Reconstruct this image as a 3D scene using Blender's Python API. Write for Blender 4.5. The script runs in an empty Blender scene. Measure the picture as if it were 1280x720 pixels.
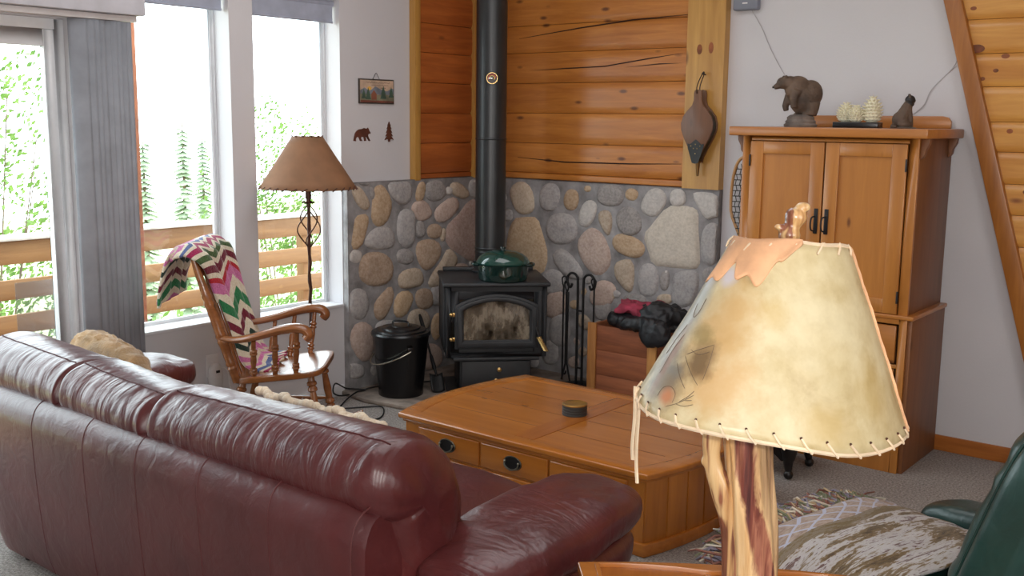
import bpy, bmesh, math, random
from mathutils import Vector, Matrix, noise
R = math.radians
PI = math.pi
rnd = random.Random(7)
COL = bpy.context.scene.collection

# ------------------------------------------------------------------ mesh builder
class B:
    def __init__(s):
        s.v = []; s.f = []; s.fm = []; s.fu = []; s.M = Matrix(); s.mi = 0; s.fc = []; s.c = None
    def add(s, vs, fs, uvs=None):
        n = len(s.v)
        for p in vs: s.v.append(s.M @ Vector(p))
        for i, f in enumerate(fs):
            s.f.append([n + k for k in f]); s.fm.append(s.mi); s.fc.append(s.c)
            s.fu.append([uvs[k] for k in f] if uvs else None)
        return s
    def box(s, x0, x1, y0, y1, z0, z1):
        vs = [(x, y, z) for z in (z0, z1) for y in (y0, y1) for x in (x0, x1)]
        return s.add(vs, [(0, 2, 3, 1), (4, 5, 7, 6), (0, 1, 5, 4), (2, 6, 7, 3), (0, 4, 6, 2), (1, 3, 7, 5)])
    def loft(s, rings, cap=True, closed=True, uv=False, loop=False):
        n = len(rings[0]); m = len(rings); vs = [p for r in rings for p in r]; fs = []; 
        for i in range(m if loop else m - 1):
            for j in range(n if closed else n - 1):
                a = i * n + j; b = i * n + (j + 1) % n; i2 = (i + 1) % m
                fs.append((a, b, i2 * n + (j + 1) % n, i2 * n + j))
        if cap and not loop and closed:
            fs.append(tuple(range(n - 1, -1, -1))); fs.append(tuple((m - 1) * n + j for j in range(n)))
        return s.add(vs, fs)
    def grid(s, fn, nu, nv):
        vs = []; uv = []
        for i in range(nu + 1):
            for j in range(nv + 1):
                vs.append(fn(i / nu, j / nv)); uv.append((i / nu, j / nv))
        k = nv + 1
        fs = [(i * k + j, (i + 1) * k + j, (i + 1) * k + j + 1, i * k + j + 1) for i in range(nu) for j in range(nv)]
        return s.add(vs, fs, uv)
    def lathe(s, prof, seg=24, cap=True):
        rings = [[(max(r, 1e-4) * math.cos(2 * PI * k / seg), max(r, 1e-4) * math.sin(2 * PI * k / seg), z) for k in range(seg)] for r, z in prof]
        return s.loft(rings, cap)
    def turned(s, p0, p1, prof, seg=12):
        p0 = Vector(p0); p1 = Vector(p1); d = p1 - p0; L = d.length
        q = d.to_track_quat('Z', 'Y').to_matrix().to_4x4()
        M0 = s.M.copy(); s.M = M0 @ Matrix.Translation(p0) @ q
        s.lathe([(r, t * L) for t, r in prof], seg); s.M = M0
        return s
    def tube(s, path, r, seg=8, cap=True, loop=False, flat=1.0):
        P = [Vector(p) for p in path]; n = len(P)
        rr = r if isinstance(r, (list, tuple)) else [r] * n
        rings = []; up = None
        for i in range(n):
            if loop: t = P[(i + 1) % n] - P[i - 1]
            else: t = P[min(i + 1, n - 1)] - P[max(i - 1, 0)]
            t.normalize()
            if up is None:
                up = Vector((0, 0, 1)) if abs(t.z) < .9 else Vector((0, 1, 0))
            u = t.cross(up)
            if u.length < 1e-6: u = t.orthogonal()
            u.normalize(); w = u.cross(t).normalized(); up = w
            rings.append([P[i] + (u * math.cos(2 * PI * k / seg) + w * math.sin(2 * PI * k / seg) * flat) * rr[i] for k in range(seg)])
        return s.loft(rings, cap, loop=loop)
    def prism(s, poly, a0, a1, ax='y'):
        # poly in the two other axes, extruded along ax
        def P(p, a):
            if ax == 'y': return (p[0], a, p[1])
            if ax == 'x': return (a, p[0], p[1])
            return (p[0], p[1], a)
        n = len(poly)
        vs = [P(p, a0) for p in poly] + [P(p, a1) for p in poly]
        fs = [tuple(range(n - 1, -1, -1)), tuple(range(n, 2 * n))] + [(i, (i + 1) % n, n + (i + 1) % n, n + i) for i in range(n)]
        return s.add(vs, fs)
    def ring(s, outer, inner, a0, a1, ax='y'):
        def P(p, a):
            if ax == 'y': return (p[0], a, p[1])
            if ax == 'x': return (a, p[0], p[1])
            return (p[0], p[1], a)
        n = len(outer)
        vs = [P(p, a0) for p in outer] + [P(p, a0) for p in inner] + [P(p, a1) for p in outer] + [P(p, a1) for p in inner]
        fs = []
        for i in range(n):
            j = (i + 1) % n
            fs += [(i, j, n + j, n + i), (2 * n + i, 3 * n + i, 3 * n + j, 2 * n + j), (i, 2 * n + i, 2 * n + j, j), (n + i, n + j, 3 * n + j, 3 * n + i)]
        return s.add(vs, fs)
    def ell(s, c, r, seg=20, e1=1.0, e2=1.0, fn=None, rings=None):
        def pw(x, e): return math.copysign(abs(x) ** e, x)
        m = rings or seg // 2; rr = []
        for i in range(m + 1):
            a = -PI / 2 + PI * i / m; ca = pw(math.cos(a), e1); sa = pw(math.sin(a), e1)
            ring = []
            for k in range(seg):
                t = 2 * PI * k / seg
                p = Vector((ca * pw(math.cos(t), e2), ca * pw(math.sin(t), e2), sa))
                q = Vector((c[0] + p.x * r[0], c[1] + p.y * r[1], c[2] + p.z * r[2]))
                if fn: q = fn(q, p)
                ring.append(q)
            rr.append(ring)
        return s.loft(rr, True)
    def build(s, name, mats, parent=None, bev=0.0, seg=2, sm=38, sub=0, solid=0.0, remesh=0.0, fix=True, smooth=True):
        me = bpy.data.meshes.new(name)
        me.from_pydata([tuple(p) for p in s.v], [], s.f)
        if not isinstance(mats, (list, tuple)): mats = [mats]
        for m in mats: me.materials.append(m)
        me.polygons.foreach_set('material_index', s.fm)
        if any(u for u in s.fu):
            L = me.uv_layers.new(name='UVMap')
            for p, u in zip(me.polygons, s.fu):
                if u:
                    for li, c in zip(p.loop_indices, u): L.data[li].uv = c
        if any(c is not None for c in s.fc):
            ca = me.color_attributes.new('tint', 'FLOAT_COLOR', 'CORNER')
            for p, c in zip(me.polygons, s.fc):
                for li in p.loop_indices: ca.data[li].color = (*(c or (1, 1, 1)), 1)
        bm = bmesh.new(); bm.from_mesh(me)
        bmesh.ops.remove_doubles(bm, verts=bm.verts, dist=1e-5)
        if fix: bmesh.ops.recalc_face_normals(bm, faces=bm.faces)
        if bev > 0:
            ed = [e for e in bm.edges if len(e.link_faces) == 2 and e.calc_face_angle(0) > R(32)]
            bmesh.ops.bevel(bm, geom=ed, offset=bev, segments=seg, profile=.5, affect='EDGES', clamp_overlap=True)
        if smooth:
            for f in bm.faces: f.smooth = True
            for e in bm.edges:
                if len(e.link_faces) == 2 and e.calc_face_angle(0) > R(sm): e.smooth = False
        bm.to_mesh(me); bm.free()
        o = bpy.data.objects.new(name, me); COL.objects.link(o)
        if parent: o.parent = parent
        if remesh:
            md = o.modifiers.new('r', 'REMESH'); md.mode = 'VOXEL'; md.voxel_size = remesh; md.use_smooth_shade = True
            md = o.modifiers.new('s', 'SMOOTH'); md.factor = .5; md.iterations = 4
            dg = bpy.context.evaluated_depsgraph_get(); dg.update()
            m2 = bpy.data.meshes.new_from_object(o.evaluated_get(dg)); o.modifiers.clear()
            for p in m2.polygons: p.use_smooth = True
            o.data = m2
        if solid:
            md = o.modifiers.new('t', 'SOLIDIFY'); md.thickness = solid; md.offset = 0
        if sub:
            md = o.modifiers.new('s', 'SUBSURF'); md.levels = sub; md.render_levels = sub
        return o

def tag(o, label, cat, group=None, kind=None):
    o['label'] = label; o['category'] = cat
    if group: o['group'] = group
    if kind: o['kind'] = kind
    return o
def thing(name, label, cat, loc=(0, 0, 0), rz=0, group=None):
    o = bpy.data.objects.new(name, None); COL.objects.link(o); o.empty_display_size = .1
    o.location = loc; o.rotation_euler = (0, 0, rz)
    return tag(o, label, cat, group)
def struct(o): o['kind'] = 'structure'; return o
def at(o, loc): # put a single mesh built in world coordinates on its own base point
    loc = Vector(loc); o.data.transform(Matrix.Translation(-loc)); o.location = loc; return o
def copy_tree(o, parent=None):
    c = o.copy(); COL.objects.link(c)
    if parent: c.parent = parent
    for ch in [x for x in bpy.data.objects if x.parent == o]: copy_tree(ch, c)
    return c
def T(x=0, y=0, z=0): return Matrix.Translation((x, y, z))
def RX(a): return Matrix.Rotation(R(a), 4, 'X')
def RY(a): return Matrix.Rotation(R(a), 4, 'Y')
def RZ(a): return Matrix.Rotation(R(a), 4, 'Z')
def bez(pts, n=8):
    # Catmull-Rom through pts
    P = [Vector(p) for p in pts]; out = []
    for i in range(len(P) - 1):
        a = P[max(i - 1, 0)]; b = P[i]; c = P[i + 1]; d = P[min(i + 2, len(P) - 1)]
        for k in range(n):
            t = k / n
            out.append(.5 * ((2 * b) + (c - a) * t + (2 * a - 5 * b + 4 * c - d) * t * t + (-a + 3 * b - 3 * c + d) * t ** 3))
    out.append(P[-1]); return out
def nz(p, s=1.0): return noise.noise(Vector(p) * s)

# ------------------------------------------------------------------ materials
def lin(c):
    return tuple(((x / 255) / 12.92 if x / 255 <= .04045 else ((x / 255 + .055) / 1.055) ** 2.4) for x in c) + (1.0,)
class Nt:
    def __init__(s, name):
        s.m = bpy.data.materials.new(name); s.m.use_nodes = True; s.t = s.m.node_tree
        s.b = s.t.nodes['Principled BSDF']; s.o = s.t.nodes['Material Output']
    def n(s, typ, **kw):
        n = s.t.nodes.new(typ)
        for k, v in kw.items():
            if k.startswith('i_'): 
                key = k[2:]; key = int(key) if key.isdigit() else key.replace('_', ' ')
                s.set(n.inputs[key], v)
            else: setattr(n, k, v)
        return n
    def set(s, inp, v):
        if hasattr(v, 'is_output'): s.t.links.new(v, inp)
        else: inp.default_value = v
    def math(s, op, a, b=0.0, c=None):
        n = s.n('ShaderNodeMath', operation=op); s.set(n.inputs[0], a); s.set(n.inputs[1], b)
        if c is not None: s.set(n.inputs[2], c)
        return n.outputs[0]
    def coord(s, kind='Object', scale=(1, 1, 1), rot=(0, 0, 0), loc=(0, 0, 0)):
        tc = s.n('ShaderNodeTexCoord'); mp = s.n('ShaderNodeMapping')
        s.t.links.new(tc.outputs[kind], mp.inputs['Vector']); mp.inputs['Scale'].default_value = scale
        mp.inputs['Rotation'].default_value = rot; mp.inputs['Location'].default_value = loc
        return mp.outputs[0]
    def noise(s, vec, scale, detail=4, rough=.55, dist=0.0):
        return s.n('ShaderNodeTexNoise', i_Vector=vec, i_Scale=scale, i_Detail=detail, i_Roughness=rough, i_Distortion=dist).outputs['Fac']
    def ramp(s, fac, stops, interp='LINEAR'):
        n = s.n('ShaderNodeValToRGB'); s.t.links.new(fac, n.inputs[0]); cr = n.color_ramp; cr.interpolation = interp
        while len(cr.elements) > 1: cr.elements.remove(cr.elements[-1])
        for i, (p, c) in enumerate(stops):
            e = cr.elements[0] if i == 0 else cr.elements.new(p)
            e.position = p; e.color = c if len(c) == 4 else lin(c)
        return n.outputs[0]
    def mix(s, fac, a, b, mode='MIX'):
        n = s.n('ShaderNodeMix', data_type='RGBA', blend_type=mode); s.set(n.inputs[0], fac); s.set(n.inputs[6], a); s.set(n.inputs[7], b)
        return n.outputs[2]
    def bump(s, h, strength=.2, dist=.01, prev=None):
        n = s.n('ShaderNodeBump', i_Height=h, i_Strength=strength, i_Distance=dist)
        if prev is not None: s.t.links.new(prev, n.inputs['Normal'])
        s.t.links.new(n.outputs[0], s.b.inputs['Normal']); return n.outputs[0]
    def col(s, c): s.set(s.b.inputs['Base Color'], lin(c) if isinstance(c, tuple) else c); return s
    def prop(s, rough=.5, metal=0, spec=.5, coat=0, sheen=0, coatr=.1):
        i = s.b.inputs; i['Roughness'].default_value = rough; i['Metallic'].default_value = metal
        i['Specular IOR Level'].default_value = spec; i['Coat Weight'].default_value = coat; i['Coat Roughness'].default_value = coatr
        i['Sheen Weight'].default_value = sheen; return s
def plain(name, c, rough=.5, metal=0, spec=.5, coat=0, var=0.08, bump=0, bscale=60, sheen=0, coatr=.1):
    s = Nt(name); s.prop(rough, metal, spec, coat, sheen, coatr)
    v = s.coord(); f = s.noise(v, 9, 5)
    d = tuple(int(x * (1 - var * 1.6)) for x in c); e = tuple(min(255, int(x * (1 + var))) for x in c)
    s.col(s.ramp(f, [(.3, lin(d)), (.7, lin(e))]))
    if bump: s.bump(s.noise(v, bscale, 3), bump, .004)
    return s.m
def wood(name, light, dark, axis='x', knot=(70, 35, 15), grain=1.0, rough=.38, coat=.25, knots=.6, ks=1.0, kp='y', off=(0, 0, 0), bump=.06):
    s = Nt(name); s.prop(rough, 0, .5, coat, coatr=.22)
    k = {'x': (1.2, 14, 14), 'y': (14, 1.2, 14), 'z': (14, 14, 1.2)}[axis]
    v = s.coord('Object', tuple(q * grain for q in k), loc=off)
    a = s.noise(v, 2.2, 6, .6, .8); b = s.noise(s.coord('Object', tuple(q * .35 * grain for q in k), loc=off), 1.5, 3, .5, .6)
    f = s.math('ADD', s.math('MULTIPLY', a, .55), s.math('MULTIPLY', b, .45))
    md = tuple(int((x + y) / 2) for x, y in zip(light, dark))
    c = s.ramp(f, [(.30, lin(dark)), (.47, lin(md)), (.66, lin(light))])
    if knots:
        q = {'x': (3.2, 8, 8), 'y': (8, 3.2, 8), 'z': (8, 8, 3.2)}[axis]
        vo = s.n('ShaderNodeTexVoronoi', i_Vector=s.coord('Object', tuple(0 if 'xyz'[j] == kp else z * ks for j, z in enumerate(q)), loc=(3.1, 1.7, 2.3)), i_Scale=1.0, i_Randomness=1.0)
        sp = s.n('ShaderNodeSeparateColor', i_Color=vo.outputs['Color'])
        on = s.math('GREATER_THAN', sp.outputs[0], 1 - knots)
        size = s.math('MULTIPLY_ADD', sp.outputs[1], .13, .06)
        dd = s.math('DIVIDE', vo.outputs['Distance'], size)
        kf = s.n('ShaderNodeMapRange', i_Value=dd, i_1=.55, i_2=1.25, i_3=1.0, i_4=0.0).outputs[0]
        kf = s.math('MULTIPLY', s.math('MULTIPLY', kf, on), .85)
        c = s.mix(kf, c, lin(knot))
    s.col(c)
    if bump: s.bump(a, bump, .003)
    return s.m
def glass(name, tint=(245, 250, 250), gl=.06):
    s = Nt(name); t = s.t; t.nodes.remove(s.b)
    tr = s.n('ShaderNodeBsdfTransparent', i_Color=lin(tint)); g = s.n('ShaderNodeBsdfGlossy', i_Roughness=.02)
    fc = s.n('ShaderNodeLayerWeight', i_Blend=.5).outputs['Facing']
    mx = s.n('ShaderNodeMixShader', i_0=s.math('MULTIPLY_ADD', s.math('POWER', fc, 5.0), .7, .035)); t.links.new(tr.outputs[0], mx.inputs[1]); t.links.new(g.outputs[0], mx.inputs[2])
    t.links.new(mx.outputs[0], s.o.inputs[0]); return s.m

def white_wall():
    s = Nt('painted_plaster'); s.prop(.8, 0, .25)
    v = s.coord(); f = s.noise(v, 1.3, 2); s.col(s.ramp(f, [(.3, lin((205, 203, 206))), (.7, lin((213, 211, 213)))]))
    s.bump(s.noise(v, 110, 3, .6), .22, .004); return s.m
def carpet():
    s = Nt('carpet_pile'); s.prop(.95, 0, .1, sheen=.25)
    v = s.coord(); f = s.noise(v, 95, 3, .7); g = s.noise(v, 3, 3)
    c = s.ramp(f, [(.34, lin((92, 84, 80))), (.5, lin((150, 141, 134))), (.68, lin((196, 188, 180)))])
    s.col(s.mix(.12, c, s.ramp(g, [(.3, lin((120, 112, 110))), (.7, lin((170, 165, 160)))])))
    s.bump(s.noise(v, 140, 3, .7), .9, .012); return s.m
def leather(name, c, dk, rough=.36, wr=1.0, fold=None):
    s = Nt(name); s.prop(rough, 0, .5, .15, coatr=.3)
    v = s.coord(); f = s.noise(v, 4, 4)
    s.col(s.ramp(f, [(.3, lin(dk)), (.7, lin(c))]))
    b = s.bump(s.noise(v, 260, 2, .5), .10 * wr, .002)
    b = s.bump(s.noise(v, 14, 3, .55, .6), .20 * wr, .02, b)
    if fold:      # gathered creases, stretched along one direction
        n = s.noise(s.coord('Object', fold), 1.0, 3, .55, .9); r = s.math('ABSOLUTE', s.math('SUBTRACT', n, .5))
        g = s.n('ShaderNodeMapRange', i_Value=r, i_1=.0, i_2=.14, i_3=0.0, i_4=1.0).outputs[0]
        s.bump(g, .15, .012, b)
    return s.m

M = {}
M['wall'] = white_wall(); M['carpet'] = carpet()
M['vinyl'] = plain('white_vinyl', (236, 238, 240), .35, var=.02)
M['paintwood'] = plain('white_paint', (225, 224, 226), .5, var=.02)
M['glass'] = glass('window_glass')
M['shade_cloth'] = plain('roller_shade_cloth', (168, 174, 190), .8, var=.04)
M['blind'] = plain('grey_vinyl_slat', (146, 149, 155), .6, var=.04)
M['valance'] = plain('pale_grey_valance', (205, 205, 212), .55, var=.03)
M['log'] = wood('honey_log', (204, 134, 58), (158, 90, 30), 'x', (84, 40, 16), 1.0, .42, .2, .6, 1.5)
M['log_y'] = wood('shaded_log', (186, 104, 46), (138, 68, 26), 'y', (74, 32, 14), 1.0, .42, .2, .4, 1.3, 'x')  # darker, redder copy of the logs: missing flash light put into the colour
M['log_board'] = wood('varnished_pine_board', (222, 164, 84), (186, 120, 50), 'x', (124, 62, 34), .8, .36, .3, .45, 1.3)
M['post'] = wood('pale_pine_post', (206, 158, 82), (172, 122, 56), 'z', (110, 62, 30), .8, .42, .2, .22, 1.1)
M['trimwood'] = wood('stained_trim', (176, 112, 46), (142, 84, 30), 'z', (80, 40, 15), 1.2, .4, .2, .15)
M['trimx'] = wood('stained_trim_flat', (190, 116, 52), (150, 86, 34), 'x', (80, 40, 15), 1.2, .4, .2, .2)
M['trimy'] = wood('stained_trim_side', (176, 98, 44), (136, 70, 26), 'y', (80, 40, 15), 1.2, .4, .2, .2)
M['joint'] = plain('plank_joint_line', (108, 60, 22), .6)
M['knot'] = plain('pine_knot', (134, 76, 42), .6, var=.3)
M['crack'] = plain('wood_check', (46, 22, 10), .8)
M['armoire'] = wood('armoire_pine', (188, 124, 56), (158, 98, 40), 'z', (96, 50, 22), .7, .36, .3, .22, 1.6)
M['armoire_x'] = wood('armoire_pine_rail', (188, 122, 54), (156, 94, 38), 'x', (96, 50, 22), .7, .36, .3, .15, 1.4)
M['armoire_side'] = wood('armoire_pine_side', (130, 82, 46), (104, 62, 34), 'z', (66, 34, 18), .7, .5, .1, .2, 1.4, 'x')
M['table'] = wood('coffee_table_pine', (182, 112, 44), (150, 86, 28), 'x', (84, 40, 18), .7, .26, .5, .22, 1.3, 'z')
M['table_z'] = wood('coffee_table_pine_upright', (186, 118, 48), (154, 90, 30), 'z', (86, 38, 14), .7, .3, .4, .25, .8)
M['table_y'] = wood('coffee_table_pine_band', (170, 100, 38), (140, 76, 24), 'y', (86, 38, 14), .8, .26, .5, .2, .8)
M['rocker'] = wood('rocker_maple', (158, 98, 54), (112, 66, 34), 'y', (70, 34, 14), 1.1, .25, .6, .1)
M['oldwood'] = wood('rough_box_plank', (164, 96, 58), (104, 54, 30), 'x', (54, 26, 14), .9, .7, 0, .3, 1, bump=.2)
M['oldpost'] = wood('rough_box_batten', (196, 140, 74), (140, 86, 40), 'z', (84, 46, 20), .9, .7, 0, .4, 1.4, bump=.2)
M['deck'] = wood('cedar_rail', (136, 98, 58), (104, 70, 38), 'y', (100, 60, 30), .8, .7, 0, .25, 1.2, 'x')
M['deckz'] = wood('cedar_post', (146, 104, 60), (112, 76, 42), 'z', (90, 50, 24), .8, .7, 0, .25, 1)
M['redpost'] = plain('red_cedar', (150, 88, 60), .7)
M['capw'] = plain('sunlit_cap', (190, 186, 180), .8)  # rail cap paled: the overhead sun is put into its colour
M['leather'] = leather('burgundy_leather', (92, 40, 40), (74, 31, 33), .34)
M['leather_back'] = leather('burgundy_leather_gathered', (94, 41, 40), (75, 31, 33), .33, 1, (13, 3, 3))
M['leather_arm'] = leather('burgundy_leather_creased', (94, 41, 40), (75, 31, 33), .33, 1, (3, 9, 4))
M['seam'] = plain('burgundy_stitching', (84, 34, 34), .6)
M['green_leather'] = leather('dark_green_leather', (34, 66, 60), (24, 48, 45), .34)
M['iron'] = plain('black_stove_iron', (40, 42, 45), .5, .0, .5, var=.12, bump=.1, bscale=200)
M['ironbody'] = plain('charcoal_stove_paint', (36, 38, 41), .55, 0, .45, var=.12)
M['pipe'] = plain('black_stovepipe', (34, 36, 38), .36, 0, .6, var=.1)
M['wrought'] = plain('wrought_iron', (24, 23, 24), .55, .3, .5)
M['black_enamel'] = plain('black_enamel', (14, 14, 16), .25, 0, .5, var=.05)
M['brass'] = plain('polished_brass', (206, 170, 110), .3, 1.0)
M['steel'] = plain('bright_wire', (200, 196, 180), .25, 1.0)
M['pewter'] = plain('dark_pewter', (126, 122, 108), .3, .8, var=.3)
M['darkmetal'] = plain('dark_bronze_hardware', (44, 42, 42), .45, .6)
M['firebrick'] = plain('sooty_firebrick', (112, 100, 86), .95, var=.3)
M['ash'] = plain('grey_ash', (176, 170, 160), .95, var=.25, bump=.6, bscale=30)
M['soot'] = plain('charred_wood', (26, 23, 22), .9, var=.3)
M['stoveglass'] = glass('stove_glass', (205, 196, 180), .10)
def smoky():
    s = Nt('smoky_stove_glass'); t = s.t; s.prop(.12, 0, .5); f = s.noise(s.coord('Object', (9, 9, 4)), 1.6, 5, .65)
    s.col(s.ramp(f, [(.35, lin((70, 62, 54))), (.6, lin((170, 158, 140)))])); tr = s.n('ShaderNodeBsdfTransparent', i_Color=lin((220, 212, 198)))
    mx = s.n('ShaderNodeMixShader', i_0=s.ramp(f, [(.3, (.12, .12, .12, 1)), (.65, (.62, .62, .62, 1))])); t.links.new(tr.outputs[0], mx.inputs[1]); t.links.new(s.b.outputs[0], mx.inputs[2]); t.links.new(mx.outputs[0], s.o.inputs[0]); return s.m
M['stoveglass'] = smoky()
M['mortar'] = plain('grey_mortar', (146, 143, 143), .95, var=.14, bump=.7, bscale=45)
M['slate'] = plain('hearth_slate', (138, 126, 116), .75, var=.18, bump=.3, bscale=25)
M['bronze'] = plain('rusted_bronze', (84, 54, 42), .5, .4)
M['twig'] = plain('lamp_rustic_metal', (86, 56, 44), .5, .5)
M['kraft'] = plain('kraft_parchment', (138, 98, 68), .75, var=.05)
M['kraft_lace'] = plain('dark_lacing', (80, 46, 30), .7)
M['rust'] = plain('rust_brown_metal', (98, 56, 42), .6, .2, var=.15)
M['bear'] = plain('carved_bear_brown', (98, 80, 66), .7, var=.22, bump=.7, bscale=70)
M['beardark'] = plain('dark_resin', (40, 38, 37), .5, var=.2, bump=.4, bscale=80)
M['stonebase'] = plain('resin_stone', (120, 110, 102), .8, var=.2, bump=.5, bscale=60)
M['ivory'] = plain('ivory_wax', (240, 234, 208), .6, var=.04)
M['blackwood'] = plain('black_lacquer', (22, 20, 20), .3)
M['bellows_board'] = wood('bellows_walnut', (122, 82, 56), (92, 60, 40), 'z', (48, 28, 18), 1.2, .45, .2, .3, 1.4)
M['black_leather'] = plain('black_leather', (22, 20, 20), .4, bump=.2)
M['grey_plastic'] = plain('grey_plastic', (128, 132, 144), .45, var=.03)
M['white_plastic'] = plain('white_plastic', (226, 224, 224), .4, var=.03)
M['bark'] = plain('bark', (92, 78, 62), .9, var=.25)
M['cord_black'] = plain('black_rubber_cord', (18, 18, 20), .5)
M['cord_grey'] = plain('grey_thin_wire', (184, 180, 182), .6)
M['tan_knit'] = plain('tan_knit_wool', (172, 138, 96), .95, var=.14, bump=1.0, bscale=90, sheen=.3)
M['cream_knit'] = plain('cream_crochet', (222, 206, 182), .95, var=.08, bump=.8, bscale=110, sheen=.3)
M['red_cloth'] = plain('rose_red_cloth', (150, 52, 72), .9, var=.16, bump=.5, bscale=60)
M['jacket'] = plain('black_nylon', (22, 22, 25), .5, var=.2, bump=.5, bscale=40)
M['darkstool'] = plain('dark_carved_wood', (26, 20, 19), .4, var=.15)
M['rawlace'] = plain('pale_rawhide_lace', (232, 208, 176), .7)
M['peach_hide'] = plain('peach_leather_scrap', (222, 170, 128), .7, var=.10, bump=.3, bscale=50)
M['webbing'] = plain('snowshoe_webbing', (58, 52, 48), .7)
M['ashframe'] = wood('ash_snowshoe_frame', (206, 160, 100), (170, 120, 66), 'z', (90, 60, 30), 1.5, .45, .2, 0)
M['enamel_green'] = plain('green_enamel', (22, 66, 58), .12, 0, .6, .6, var=.12, coatr=.05)
M['enamel_dark'] = plain('dark_green_enamel', (16, 44, 40), .15, 0, .6, .6, var=.12, coatr=.05)
M['coaster'] = plain('slate_coaster', (52, 50, 48), .6)
M['coaster_top'] = plain('coaster_brass_top', (150, 112, 52), .4, .5, var=.3)
M['ground'] = plain('dry_grass_slope', (176, 178, 140), .95, var=.2)
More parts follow.
